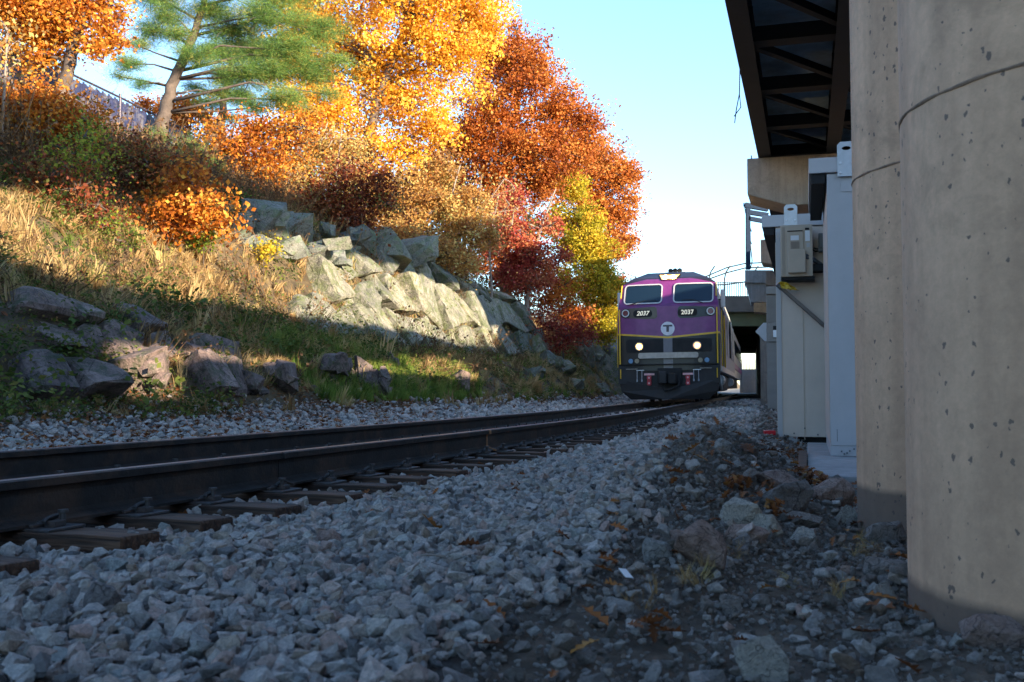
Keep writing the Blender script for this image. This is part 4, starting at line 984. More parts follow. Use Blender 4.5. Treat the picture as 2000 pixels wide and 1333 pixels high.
MB().box(-.2, .45, 1.85, 2.15, 4.26, 4.32).build('horn_bracket', M_BLK, loco)
for sx in (1, -1):
    m = MB(); m.box(sx * 1.66 - .05, sx * 1.66 + .09, 1.10, 1.2, 3.05, 3.62); mr = m.build('mirror', M_GREYP, loco, bevel=.02)
    MB().bar((sx * 1.50, 1.2, 3.3), (sx * 1.66, 1.16, 3.3), .03).build('mirror_arm', M_BLK, mr)
    x_ = sx * 1.60
    sw = MB().box(min(x_, x_ - sx * .012), max(x_, x_ - sx * .012), 1.6, 2.4, 3.05, 3.6).build('side_window', M_GLASS, loco)
    MB().box(min(x_ - sx * .0, x_ - sx * .008), max(x_, x_ - sx * .008), 2.7, 3.4, 1.2, 3.5).build('cab_door', M_BLK, loco)
    for q in range(16): MB().bar((x_ + sx * .012, 1.0, 1.5 + q * .06), (x_ + sx * .012, 1.5, 1.54 + q * .06), .03).build('side_louvre', M_LUG, loco)
    for y_ in (.55, 2.6, 3.5):
        m = MB(); m.tube([(x_ + sx * .05, y_, 1.15), (x_ + sx * .05, y_, 2.9)], .018, 6); m.build('side_grab_iron', M_YEL, loco)
    for y_ in (5, 8, 11, 14, 17): MB().box(min(x_, x_ + sx * .01), max(x_, x_ + sx * .01), y_, y_ + 1.8, 1.7, 3.3).build('side_panel', M_GLASS if y_ == 11 else M_PAINT, loco)
    MB().box(min(x_ - sx * .2, x_ + sx * .02), max(x_ - sx * .2, x_ + sx * .02), .6, L_ - .3, .98, 1.16).build('sill', M_LUG, loco)
MB().box(-1.3, 1.3, .5, L_ - .2, .72, 1.02).build('underframe', M_BLK, loco)
MB().box(-1.45, 1.45, 7.2, 13, .32, .98).build('fuel_tank', M_PIL, loco, bevel=.15)
for yb in (3.6, 16.4):
    bg_ = MB().box(-1.30, 1.30, yb - 1.9, yb + 1.9, .55, .85).build('bogie', M_BLK, loco, bevel=.05)
    for yw in (yb - 1.35, yb + 1.35):
        for sx in (-1, 1):
            m = MB(); m.tube([(sx * .68, yw, .53), (sx * .80, yw, .53)], .51, 28); m.tube([(sx * .80, yw, .53), (sx * 1.12, yw, .53)], .16, 12); m.build('wheel', M_PIL, bg_)
    for sx in (-1, 1):
        m = MB(); m.tube([(sx * 1.42, yb - .8, .72), (sx * 1.42, yb + .8, .72)], .2, 14); m.build('air_reservoir', M_LUG, bg_)
m = MB(); m.tube([(1.5, 1.0, .85), (1.56, 1.2, .60), (1.56, 1.7, .42), (1.52, 2.1, .62), (1.48, 2.2, .85)], .045, 8); m.build('white_hose', M_WHITE, loco)
# coach behind
coach = empty('passenger_coach', loco.matrix_basis @ Vector((0, 21.3, 0)), loco.rotation_euler); tag(coach, 'silver and purple passenger coach coupled behind the locomotive', 'coach')
prof_ = [(-1.52, 1.0), (1.52, 1.0), (1.55, 2.4), (1.5, 3.5), (1.2, 3.9), (.6, 4.05), (-.6, 4.05), (-1.2, 3.9), (-1.5, 3.5), (-1.55, 2.4)]
n = len(prof_); V = [(x, y, z) for y in (0, 25) for x, z in prof_]
M_COACH = plain('coach_silver', (.45, .45, .47), .35, .5, .1, 3, .05)
mesh('body', V, [tuple(range(n)), tuple(range(n, 2 * n))[::-1]] + [(j, n + j, n + (j + 1) % n, (j + 1) % n) for j in range(n)], M_COACH, coach)
M_PURP = plain('coach_purple', (.30, .06, .24), .4)
for sx in (-1, 1):
    MB().box(min(sx * 1.535, sx * 1.56), max(sx * 1.535, sx * 1.56), 0, 25, 1.45, 1.75).build('purple_band', M_PURP, coach)
    for y_ in np.arange(2, 23, 1.7): MB().box(min(sx * 1.54, sx * 1.565), max(sx * 1.54, sx * 1.565), y_, y_ + 1.2, 2.2, 3.0).build('window', M_GLASS, coach)
MB().box(-1.2, 1.2, .8, 24, .4, 1.0).build('underframe', M_BLK, coach)

# ------------------------------------------------------------------ rocks of the cutting
def outcrop(name, label, items, mat, seed, group=None, cat='rock outcrop', tilt=.12):
    P0, _, _ = hit(items[0][0], items[0][1]); e = empty(name, P0); tag(e, label, cat, group); big = cat == 'cliff'
    for q, it in enumerate(items):
        px, py, wp, hp = it[:4]; mt = it[4] if len(it) > 4 else mat
        P, u, t = hit(px, py); k = P.y / FPX; wv, hv = wp * k, hp * k
        R = random.Random(seed * 50 + q); dep = max(wv, hv * .6) * 1.0
        for w2 in range(4):
            f = 1.0 if w2 == 0 else R.uniform(.3, .62); me = rock_mesh('rock_block', (wv * (1.35 if big else 1.15) * f, dep * 1.15 * f, hv * 1.3 * f), seed * 50 + q * 7 + w2 * 331, n=13, sub=2 if w2 == 0 else 1, rough=.024, boxy=.9, bevel=.008)
            o = link('rock_block', me, mt, e); a = float(np.interp(t, TT, TH))
            off = Vector() if w2 == 0 else Vector((R.uniform(-.62, .62) * wv, -dep * R.uniform(.05, .3), R.uniform(-.45, .38) * hv))
            o.location = P + Vector((0, dep * .30, hv * .5)) - P0 + off; o.rotation_euler = (R.uniform(-.1, .25), R.uniform(-tilt, tilt) - (.12 if big else 0), -a + R.uniform(-.3, .3) + .5)
    return e
outcrop('rock_outcrop', 'broken pink rocks around the sunlit patch left of centre on the bank', [(255, 772, 108, 84), (235, 692, 70, 40), (300, 745, 44, 70), (372, 706, 50, 46)], M_ROCKP, 2)
outcrop('rock_outcrop', 'small rocks standing at the foot of the bank in mid picture', [(480, 772, 48, 46), (548, 770, 54, 56), (640, 752, 60, 54), (655, 735, 40, 40), (705, 752, 36, 48), (735, 770, 44, 46), (610, 768, 30, 22), (765, 722, 24, 32), (900, 766, 36, 42), (430, 745, 22, 40)], M_ROCKP, 3)
def fractured_face(name, label, cat, t0, t1, us, cell, mats, seed, off=(.05, .42), drop=.08, shear=.5, group=None):
    """a rock face split by joints: every block is a piece of its own, proud of the slope by its own amount"""
    R = random.Random(seed); Pc = P3((us[0] + us[-1]) / 2, (t0 + t1) / 2); e = empty(name, Pc); tag(e, label, cat, group)
    def S(u, t, o):
        h = .15; a = P3(u, t); n_ = (P3(u + h, t) - P3(u - h, t)).cross(P3(u, t + h) - P3(u, t - h)).normalized()
        if n_.z < 0: n_ = -n_
        th = float(np.interp(t, TT, TH)); out = Vector((math.cos(th), -math.sin(th), 0)); n_ = (n_ * .5 + out * .5).normalized(); return a + n_ * o - Pc
    nt_ = int((t1 - t0) / cell); jt = lambda i, k_: t0 + (i + .34 * (R2(i, k_) - .5) * 2) * cell + shear * (us[k_] - us[0])
    def R2(i, k_): return float(_hash(np.array(i * 13 + 5), np.array(k_ * 7 + 3), seed))
    i = 0
    for k_ in range(len(us) - 1):
        i = 0
        while i < nt_:
            wdt = 2 if R.random() < .22 else 1; i2 = min(nt_, i + wdt)
            if R.random() < drop: i = i2; continue
            o = R.uniform(*off); sl = R.uniform(-.16, .16); g = .05 if cell > .8 else .025
            ju = lambda ii, kk: us[kk] + (0 if kk in (0,) else .22 * (R2(ii, kk + 50) - .5) * (us[min(kk + 1, len(us) - 1)] - us[kk - 1]))
            q = [(ju(i, k_) + g, jt(i, k_) + g), (ju(i2, k_) + g, jt(i2, k_) - g), (ju(i2, k_ + 1) - g, jt(i2, k_ + 1) - g), (ju(i, k_ + 1) - g, jt(i, k_ + 1) + g)]
            if R.random() < .5:
                m_ = R.uniform(.35, .65); a_, b_ = q[3], q[2]; q.insert(3, (a_[0] * (1 - m_) + b_[0] * m_ + R.uniform(.05, .3) * (us[k_ + 1] - us[k_]), a_[1] * (1 - m_) + b_[1] * m_))
            n = len(q); bm = bmesh.new(); F_ = [bm.verts.new(S(u, t, o + sl * (1 if x_ < 2 else -1))) for x_, (u, t) in enumerate(q)]; B_ = [bm.verts.new(S(u, t, -.45)) for u, t in q]
            bm.faces.new(F_); bm.faces.new(B_[::-1])
            for x_ in range(n): bm.faces.new((F_[x_], B_[x_], B_[(x_ + 1) % n], F_[(x_ + 1) % n]))
            bmesh.ops.recalc_face_normals(bm, faces=bm.faces)
            bmesh.ops.bevel(bm, geom=[e_ for e_ in bm.edges if e_.verts[0] in F_ or e_.verts[1] in F_], offset=R.uniform(.02, .07), segments=1, affect='EDGES', clamp_overlap=True)
            bmesh.ops.triangulate(bm, faces=bm.faces)
            for _ in range(3):
                bmesh.ops.subdivide_edges(bm, edges=[e_ for e_ in bm.edges if e_.calc_length() > .28], cuts=1); bmesh.ops.triangulate(bm, faces=[f_ for f_ in bm.faces if len(f_.verts) > 3])
            from mathutils import noise
            bm.normal_update()
            for v in bm.verts:
                w_ = v.co * 1.3 + Vector((seed, 0, 0)); c_ = noise.cell(v.co * Vector((2.2, 2.2, 1.5)) + Vector((noise.noise(v.co * 2), 0, 0)) if False else Vector((v.co.x * 2.2, v.co.y * 2.2, v.co.z * 1.6)))
                v.co += v.normal * (noise.noise(w_) * .06 + noise.noise(w_ * 4) * .035 + c_ * .03)
            me = bpy.data.meshes.new('rock_block'); bm.to_mesh(me); bm.free(); link('rock_block', me, mats[k_ % len(mats)] if R.random() < .8 else mats[0], e)
            i = i2
    return e
fractured_face('cliff', 'pale jointed rock face standing in the sun left of the locomotive', 'cliff', 15.5, 40.5, [6.95, 7.65, 8.3, 8.95], 1.05, [M_ROCKG, M_ROCKG, M_ROCKG, M_ROCKM], 4, (.02, .5), .10, .12)
fractured_face('low_ledge', 'broken pinkish granite ledge low on the bank at the far left', 'rock ledge', 3.0, 10.6, [5.15, 5.6, 6.05, 6.5], .62, [M_ROCKP, M_ROCKP, M_ROCKP], 11, (-.05, .30), .26, .2)
outcrop('rock_ledge', 'dark shaded rocks along the top of the cutting face', [(735, 512, 110, 68), (690, 500, 66, 60), (800, 520, 80, 50), (600, 508, 90, 40), (545, 505, 80, 38), (640, 520, 60, 40), (860, 530, 70, 46), (500, 500, 60, 40)], M_ROCKM, 5, cat='cliff')
outcrop('mossy_boulder', 'big square moss green boulders high on the bank', [(512, 470, 82, 78), (575, 466, 74, 52), (470, 470, 50, 50), (610, 470, 50, 40)], M_ROCKM, 6, cat='boulder')
outcrop('rock_outcrop', 'grey rocks at the low end of the cutting beside the train', [(1140, 712, 44, 62), (1160, 722, 34, 44), (1100, 735, 46, 30), (1075, 722, 40, 34), (1120, 760, 40, 20), (1175, 770, 30, 20), (1045, 742, 36, 26)], M_ROCKG, 7)

# ------------------------------------------------------------------ ground cover on the bank
def blade_tuft(seed, n=26, spread=.22, bend=.5, wd=.018, hmin=.5, hair=False):
    R = random.Random(seed); V = []; F = []; C_ = []
    for _ in range(n):
        a = R.uniform(0, 6.28); r = R.uniform(0, spread); h = R.uniform(hmin, 1); x, y = r * math.cos(a), r * math.sin(a); b = R.uniform(.1, bend); da = a + R.uniform(-.8, .8)
        dx, dy = math.cos(da) * b * h, math.sin(da) * b * h; wx, wy = -math.sin(da) * wd, math.cos(da) * wd; k = len(V)
        V += [(x - wx, y - wy, 0), (x + wx, y + wy, 0), (x + dx * .35 + wx * .8, y + dy * .35 + wy * .8, h * .6), (x + dx * .35 - wx * .8, y + dy * .35 - wy * .8, h * .6), (x + dx, y + dy, h * (1 - b * .4))]
        F += [(k, k + 1, k + 2, k + 3), (k + 3, k + 2, k + 4)]; q = R.random(); C_ += [q] * 5
    me = bpy.data.meshes.new('tuft'); me.from_pydata(V, [], F); a = me.attributes.new('rnd', 'FLOAT', 'POINT'); a.data.foreach_set('value', C_); return me
def leaf_tuft(seed, n=46, ls=.11, stems=5):
    R = random.Random(seed); V = []; F = []; C_ = []
    for _ in range(n):
        a = R.uniform(0, 6.28); r = .5 * R.random() ** .5; z = R.uniform(.02, .75) * (1 - r * .9); c = Vector((r * math.cos(a), r * math.sin(a), z)); s_ = ls * R.uniform(.5, 1.2)
        M = Euler((R.uniform(-.9, .9), R.uniform(-.9, .9), R.uniform(0, 6.28))).to_matrix(); k = len(V)
        V += [tuple(c + M @ Vector(p) * s_) for p in ((-.5, 0, 0), (0, -.34, .06), (.5, 0, -.05), (0, .34, .06))]; F.append((k, k + 1, k + 2, k + 3)); C_ += [R.random()] * 4
    me = bpy.data.meshes.new('leaf_tuft'); me.from_pydata(V, [], F); a = me.attributes.new('rnd', 'FLOAT', 'POINT'); a.data.foreach_set('value', C_); return me
def twig_tuft(seed, n=13):
    R = random.Random(seed); m = MB(); C_ = []
    for _ in range(n):
        a = R.uniform(0, 6.28); p = Vector((R.uniform(-.3, .3), R.uniform(-.3, .3), 0)); d = Vector((math.cos(a) * .5, math.sin(a) * .5, 1)).normalized(); pts = [p]
        for q in range(4):
            d = (d + Vector((R.uniform(-.4, .4), R.uniform(-.4, .4), R.uniform(-.25, .15)))).normalized(); p = p + d * .28; pts.append(p)
        k0 = len(m.V); m.tube(pts, [.010, .008, .006, .005, .003], 3, False); C_ += [R.random() * .5 + .3] * (len(m.V) - k0)
        for q in range(5):
            c = pts[R.randint(1, 4)] + Vector((R.uniform(-.07, .07), R.uniform(-.07, .07), R.uniform(-.07, .07))); M = Euler((R.uniform(0, 6), R.uniform(0, 6), 0)).to_matrix(); s_ = R.uniform(.04, .09)
            m.add([c + M @ Vector(p_) * s_ for p_ in ((-.5, 0, 0), (0, -.4, .1), (.5, 0, 0), (0, .4, .1))], [(0, 1, 2, 3)]); C_ += [R.random()] * 4
    me = bpy.data.meshes.new('twigs'); me.from_pydata(m.V, [], m.F); a = me.attributes.new('rnd', 'FLOAT', 'POINT'); a.data.foreach_set('value', C_); return me
def cover(name, label, cat, zones, sources, size, sv=.3, lean=.25, dz=0.0, flat=None):
    A = []; S = []
    for (u0, u1, t0, t1, dens, keep) in zones:
        U, T, X, Y, Z = field(u0, u1, t0, t1, dens ** -.5, keep); A.append(np.stack([X, Y, Z + dz], -1)); S.append(size * np.exp(rng.normal(0, sv, len(U))))
    P = np.concatenate(A); s_ = np.concatenate(S); n = len(P)
    R = np.stack([rng.normal(0, lean, n), rng.normal(0, lean, n), rng.uniform(0, 6.28, n)], -1)
    o = scatter(name, P, R, np.stack([s_ * rng.uniform(.8, 1.3, n), s_ * rng.uniform(.8, 1.3, n), s_], -1), rng.integers(0, len(sources), n), sources); tag(o, label, cat, kind='stuff'); return o
def nz(sc_, s, thr): return lambda U, T: (vnoise(U * sc_, T * sc_, s) + .35 * (rng.random(len(U)) - .5)) > thr
def nrock(U, T):
    cl = (T > 15) & (T < 41) & (U > 7.0) & (U < 9.2); lo = (T > 2.5) & (T < 11) & (U > 5.25) & (U < 6.5); return ~((cl | lo) & (rng.random(len(U)) < .62))
TUF = [src('grass', blade_tuft(k), L_GRASS) for k in range(6)]
cover('dry_grass', 'dry golden grass covering the sunlit bank', 'grass', [
    (6.0, 10.8, 0, 22, 62, lambda U, T: nz(.7, 3, .30)(U, T) & nrock(U, T)), (5.2, 6.5, 8, 22, 34, nz(1.1, 4, .42)), (4.9, 8.4, 22, 46, 40, lambda U, T: nz(.8, 5, .42)(U, T) & nrock(U, T)),
    (10.8, 14, 0, 40, 9, nz(.8, 6, .4)), (4.6, 5.4, 2, 40, 12, nz(1.2, 14, .55)), (9.8, 13, 22, 60, 14, nz(.8, 16, .4))], TUF, .23, .4, .45)
TUG = [src('green_grass', blade_tuft(20 + k, 34, .25, .6, .016), L_GGR) for k in range(4)]
cover('green_grass', 'green grass patch at the foot of the pale cliff', 'grass', [(4.9, 6.7, 12, 22, 90, nz(.9, 8, .25)), (4.7, 7, 20, 45, 10, nz(.9, 9, .5)), (6, 9, 4, 20, 3, nz(.9, 10, .5))], TUG, .22, .3, .3)
TUW = [src('weed', leaf_tuft(40 + k), L_GRN) for k in range(5)]
cover('weeds', 'low green and brown weeds growing over the bank', 'weeds', [(4.5, 5.7, 1, 9, 30, nz(1.0, 11, .34)), (5.2, 14, 0, 24, 16, nz(.9, 12, .40)), (4.6, 13, 24, 60, 8, nz(.8, 13, .42)), (6.0, 7.4, 2, 24, 14, nz(.8, 22, .4))], TUW, .42, .35, .3)
TUB = [src('brush', twig_tuft(60 + k), L_BRUSH) for k in range(6)]
cover('brush', 'bare brown brushwood along the upper bank', 'brush', [(9.8, 13.2, 2, 24, 12, nz(.6, 14, .25)), (6.5, 9.6, 2, 22, .7, nz(.6, 21, .45)), (9.8, 15, 24, 60, 4, nz(.6, 15, .3)), (5.4, 9.8, 6, 46, .9, nz(.6, 18, .45)), (15.5, 20, 5, 60, 3, nz(.6, 19, .3))], TUB, .7, .3, .3)
def oak_leaf(seed):
    R = random.Random(seed); half = [(0, .03), (.12, .06), (.2, .24), (.3, .09), (.42, .30), (.52, .10), (.66, .26), (.76, .08), (.9, .12), (1, 0)]
    cu = R.uniform(-.5, .7); tw = R.uniform(-.4, .4); V = []; 
    def P(x, y): return (x - .5, y, .18 * cu * (1 - (2 * x - 1) ** 2) + abs(y) * R.uniform(.2, .7) + y * tw * x)
    for x, y in half: V += [P(x, y), P(x, 0), P(x, -y)]
    F = []
    for i in range(len(half) - 1):
        a, b = i * 3, i * 3 + 3; F += [(a, a + 1, b + 1, b), (a + 1, a + 2, b + 2, b + 1)]
    me = bpy.data.meshes.new('leaf'); me.from_pydata(V, [], F); a = me.attributes.new('rnd', 'FLOAT', 'POINT'); a.data.foreach_set('value', [R.random()] * len(V)); return me
LEAVES = [src('fallen_leaf', oak_leaf(80 + k), L_LITTER) for k in range(7)]
offrail = lambda U, T: ~near_rail(U, .1)
cover('fallen_leaves', 'brown and orange fallen leaves on the gravel and the bank', 'fallen leaves', [(2.0, 2.9, -1, 40, 40, nz(1.6, 30, .35)), (2.9, 5.3, -1, 44, 190, nz(1.2, 31, .22)), (5.2, 13, 0, 30, 45, nz(1, 32, .3)),
    (-2.6, 0, -3, 12, 2.0, offrail), (-5.5, -2.2, -3, 12, 16, offrail), (-.5, 2, -3, 14, 3.0, offrail)], LEAVES, .062, .3, .35, .035)
# leaves gathered beside the form board and under the nearest column
def pile(pts, n, sp):
    A = []
    for q in range(n):
        px, py = random.choice(pts); P, u, t = hit(px + random.gauss(0, sp), py + random.gauss(0, sp * .5)); A.append((P.x, P.y, P.z + random.uniform(.01, .07)))
    return A
A = pile([(1560, 905), (1575, 925), (1590, 945), (1550, 890), (1600, 955), (1610, 965), (1500, 985), (1515, 1010), (1440, 960), (1560, 915), (1585, 935)], 330, 9) + pile([(1822, 1150), (1840, 1165), (1860, 1178), (1660, 985), (1200, 1105), (1185, 1130), (1275, 1255), (910, 1095), (1330, 1020), (1010, 970), (850, 990)], 46, 8)
n = len(A); s_ = rng.uniform(.035, .075, n)
tag(scatter('leaf_pile', A, np.stack([rng.normal(0, .5, n), rng.normal(0, .5, n), rng.uniform(0, 6.28, n)], -1), np.stack([s_] * 3, -1), rng.integers(0, 7, n), [src('piled_leaf', oak_leaf(90 + k), L_LITTER) for k in range(7)]), 'drift of rust coloured leaves beside the concrete pad', 'fallen leaves', kind='stuff')
TS = [src('straw', blade_tuft(120 + k, 16, .2, 1.0, .010), L_GRASS) for k in range(3)]
A = pile([(1370, 1150), (1385, 1140), (1345, 1160), (1690, 1070), (1675, 1085), (1700, 1078), (1430, 1100), (1640, 1180), (1250, 1200), (1540, 1150)], 40, 9); n = len(A); s_ = rng.uniform(.06, .12, n); A = np.array(A); A[:, 2] -= .02; s_ = s_ * .7
tag(scatter('straw_tufts', A, np.stack([rng.normal(0, .6, n), rng.normal(0, .6, n), rng.uniform(0, 6.28, n)], -1), np.stack([s_] * 3, -1), rng.integers(0, 3, n), TS), 'wisps of dry straw between the stones by the columns', 'straw', kind='stuff')
P, _, _ = hit(1340, 811); o = MB().box(-.35, .4, -.05, .05, 0, .05).build('yellow_marker', plain('marker_yellow', (.65, .60, .03), .5)); o.location = P + Vector((0, 0, .03)); o.rotation_euler = (0, .02, .1); tag(o, 'yellow strip lying on the ballast before the locomotive', 'marker strip')
P, _, _ = hit(1222, 1138); o = MB().box(-.014, .014, -.02, .02, 0, .002).build('paper_scrap', M_WHITE); o.location = P + Vector((0, 0, .025)); o.rotation_euler = (.5, .2, .6); tag(o, 'small white paper scrap on the dirt left of the pointed rock', 'paper scrap')
for (a, b, lab) in (((1070, 1092), (1135, 1128), 'thin pale stick lying across the dirt in mid foreground'), ((810, 1107), (870, 1108), 'short grey twig on the ballast above the chunky pale rock'), ((1560, 1228), (1610, 1234), 'small brown stick on the pebbles in front of the near column')):
    A_, _, _ = hit(*a); B_, _, _ = hit(*b); m = MB(); up = Vector((0, 0, .035)); m.tube([A_ + up, (A_ + B_) / 2 + up * 1.1, B_ + up], [.005, .0045, .003], 6); tag(m.build('stick', M_BARKP), lab, 'stick')

# ------------------------------------------------------------------ fence on top of the bank
fe = empty('slatted_fence', P3(14.5, 12)); tag(fe, 'dark blue slatted chain link fence along the top of the bank', 'fence')
M_SLAT = plain('fence_slat', (.028, .034, .085), .5, .1, .35, 9, .1, (.22, .2, .18)); M_FP = plain('fence_post', (.06, .05, .07), .5, .3)
def FP(t, z): 
    x, y = ut(14.5, t); return Vector((float(x), float(y), float(base(t)) + z)) - fe.location
def ftop(t): return float(np.interp(t, [6, 12, 20, 30, 44], [8.5, 8.45, 8.35, 8.1, 7.5]))
ts_ = np.arange(7, 44, 2.55)
for i, t in enumerate(ts_):
    m = MB(); m.tube([FP(t, 6.2), FP(t, ftop(t) + .1)], .035, 8); m.build('post', M_FP, fe)
    if i + 1 < len(ts_):
        t2 = ts_[i + 1]; m = MB(); m.tube([FP(t, ftop(t)), FP(t2, ftop(t2))], .03, 6); m.build('top_rail', M_FP, fe)
        m = MB(); nsl = 30
        for q in range(nsl):
            tt = t + (t2 - t) * (q + .5) / nsl; m.bar(FP(tt, 6.3), FP(tt, ftop(tt) - .05 - .03 * ((q * 7) % 3)), .074, .012, up=(.96, -.27, 0))
        o = m.build('slat_panel', M_SLAT, fe); o['kind'] = 'stuff'

# ------------------------------------------------------------------ trees and shrubs
def leaf_mesh(name, pts, size, mat, parent, tone, droop=.3, shape='leaf', sv=.3):
    n = len(pts); s_ = size * np.exp(np.clip(rng.normal(0, sv, n), -.6, .5))
    a = rng.uniform(0, 2 * np.pi, n); b = rng.normal(-droop, .6, n)
    d = np.stack([np.cos(a) * np.cos(b), np.sin(a) * np.cos(b), np.sin(b)], -1); r = rng.normal(0, 1, (n, 3)); e = np.cross(d, r); e /= np.linalg.norm(e, axis=1)[:, None] + 1e-9; f = np.cross(d, e)
    S = s_[:, None]
    if shape == 'needle': q = [pts, pts + d * S + e * S * .03, pts + d * S * 1.05, pts + d * S - e * S * .03]
    else: q = [pts - d * S * .5, pts + e * S * .36 + f * S * .10, pts + d * S * .55, pts - e * S * .36 + f * S * .08]
    V = np.stack(q, 1).reshape(-1, 3).astype(np.float32)
    me = bpy.data.meshes.new(name); me.vertices.add(4 * n); me.vertices.foreach_set('co', V.ravel()); me.loops.add(4 * n); me.loops.foreach_set('vertex_index', np.arange(4 * n, dtype=np.int32))
    me.polygons.add(n); me.polygons.foreach_set('loop_start', np.arange(0, 4 * n, 4, dtype=np.int32)); me.polygons.foreach_set('loop_total', np.full(n, 4, np.int32)); me.update(calc_edges=True)
    at = me.attributes.new('rnd', 'FLOAT', 'FACE'); at.data.foreach_set('value', np.clip(tone, 0, 1).astype(np.float32))
    o = link(name, me, mat, parent); o['kind'] = 'stuff'; return o
def tree(name, label, cat, trunk, blobs, d, nleaf, size, mat, bark=M_BARK, tr=.16, clump=.42, per=26, group=None, shape='leaf', flat=1.0, depth=.9, twr=.012, droop=.3, branches=True, tbias=0.0, brn=1.0):
    """trunk: points of the photograph from the root up; blobs: (px, py, radius px[, depth offset]) leaf masses"""
    T = [W(x, y, d) if len(p_) == 2 else W(x, y, d + p_[2]) for p_ in trunk for x, y in (p_[:2],)]
    B0 = T[0].copy(); u, t = inv(B0.x, B0.y); B0.z = min(B0.z, float(Hh(u, t)) - .1) if B0.z - float(Hh(u, t)) < 4 else B0.z
    e = empty(name, B0); tag(e, label, cat, group)
    rs = [tr * (1 - .75 * i / max(1, len(T) - 1)) for i in range(len(T))]
    pts = [B0] + T if (B0 - T[0]).length > .05 else T; rs = [tr * 1.25] + rs if len(pts) > len(T) else rs
    # smoother, slightly bent trunk
    P = []; Rr = []
    R = random.Random(int(trunk[0][0] * 7 + d)); size *= (.8 if shape == 'needle' else .62); nleaf = int(nleaf * (1.0 if shape == 'needle' else 2.0)); clump *= (.8 if shape == 'needle' else (.8 if cat == 'tree' else 1.25)); per = int(per * (1 if shape == 'needle' else 2.4)); nleaf = int(nleaf * (1 if cat == 'pine tree' else .82 if cat == 'tree' else .55)); twr *= (1 if shape == 'needle' else 1.6)
    for i in range(len(pts) - 1):
        for q in range(4):
            f = q / 4; P.append(pts[i].lerp(pts[i + 1], f) + (Vector((R.uniform(-1, 1), R.uniform(-1, 1), 0)) * rs[i] * .25 if i + q else Vector())); Rr.append(rs[i] * (1 - f) + rs[i + 1] * f)
    P.append(pts[-1]); Rr.append(rs[-1])
    m = MB(); m.tube([p - B0 for p in P], Rr, 9); m.build('trunk', bark, e, True)
    lim = MB(); BC = []
    for bl in blobs:
        px, py, rp = bl[:3]; dd = bl[3] if len(bl) > 3 else R.uniform(-1, 1) * rp * d / FPX * .6
        c = W(px, py, d + dd); BC.append((c, rp * d / FPX))
        if not branches: continue
        # start where the trunk is lower than the blob
        cand = [i for i, p in enumerate(P) if p.z < c.z - (.15 if shape != 'needle' else .02) * (c - p).length] or [len(P) // 2]
        i = min(cand, key=lambda k_: (P[k_] - c).length + abs(k_ - len(P) * .6) * .05); s0 = P[i]; L0 = (c - s0).length; r0 = min(Rr[i] * .7, .03 + L0 * .012 * brn)
        mid = s0.lerp(c, .5) + Vector((R.uniform(-.12, .12), R.uniform(-.12, .12), R.uniform(.0, .12))) * L0
        lim.tube([s0 - B0, s0.lerp(mid, .6) - B0, mid - B0, c - B0], [r0, r0 * .8, r0 * .6, r0 * .3], 6)
    vol = np.array([b[1] ** 2 for b in BC]); vol /= vol.sum(); nc = max(8, nleaf // per)
    pick = rng.choice(len(BC), nc, p=vol); v = rng.normal(0, 1, (nc, 3)); v /= np.linalg.norm(v, axis=1)[:, None]; rr = rng.random(nc) ** .45 * (1 + (.30 if cat == 'tree' else .65) * np.abs(rng.normal(0, 1, nc)) * (rng.random(nc) < .45))
    cc = np.array([tuple(b[0]) for b in BC])[pick]; rb = np.array([b[1] for b in BC])[pick]
    K = cc + v * (rr * rb)[:, None] * np.array([1, depth, .92 * flat])
    tones = rng.normal(.5 + tbias, .27, nc)
    if branches:
        for q in range(0, nc, max(1, nc // 420)):
            a = Vector(cc[q]) - B0; b = Vector(K[q]) - B0; mm = a.lerp(b, .5) + Vector((R.uniform(-.1, .1), R.uniform(-.1, .1), R.uniform(-.02, .1))) * (b - a).length
            lim.tube([a, mm, b], [twr * 1.6, twr, twr * .5], 4, False)
        lim.build('limb', bark, e, True)
    idx = rng.integers(0, nc, nleaf); sp = clump * (.6 + .8 * rng.random(nc))[idx]
    pts_ = K[idx] + rng.normal(0, 1, (nleaf, 3)) * sp[:, None] * np.array([.5, .5, .38 * flat]) - np.array(tuple(B0))
    leaf_mesh('foliage', pts_, size, mat, e, tones[idx] + rng.normal(0, .13, nleaf), droop, shape); return e
TG = 'autumn trees on top of the bank'
tree('golden_tree', 'tall golden yellow tree filling the top centre of the picture', 'tree', [(705, 470), (712, 330), (735, 200), (790, 60), (830, -80)],
    [(620, 60, 85), (700, 120, 100), (800, 30, 100), (900, 20, 85), (570, 150, 60), (650, 225, 80), (790, 200, 80), (870, 120, 85), (940, 45, 55), (700, -60, 110), (850, -90, 130), (965, -10, 34), (590, 235, 55), (720, 290, 55), (800, 300, 45), (600, -20, 80), (560, 60, 50), (850, 250, 45)],
    40, 52000, .19, L_YEL, tr=.28, clump=.75, group=TG)
tree('rust_oak', 'big rust orange oak sloping down against the sky right of the golden tree', 'tree', [(985, 520), (1000, 400), (990, 300), (1010, 200), (1020, 120)],
    [(985, 125, 62), (1045, 165, 62), (1095, 222, 55), (960, 220, 70), (1150, 240, 32), (900, 290, 70), (1000, 290, 80), (1080, 300, 62), (835, 340, 55), (960, 370, 60), (1035, 110, 42), (1130, 290, 40), (880, 370, 50), (940, 90, 50), (1010, 60, 26), (1050, 370, 45)],
    47, 46000, .19, L_RUST, tr=.26, clump=.75, group=TG, tbias=.04)
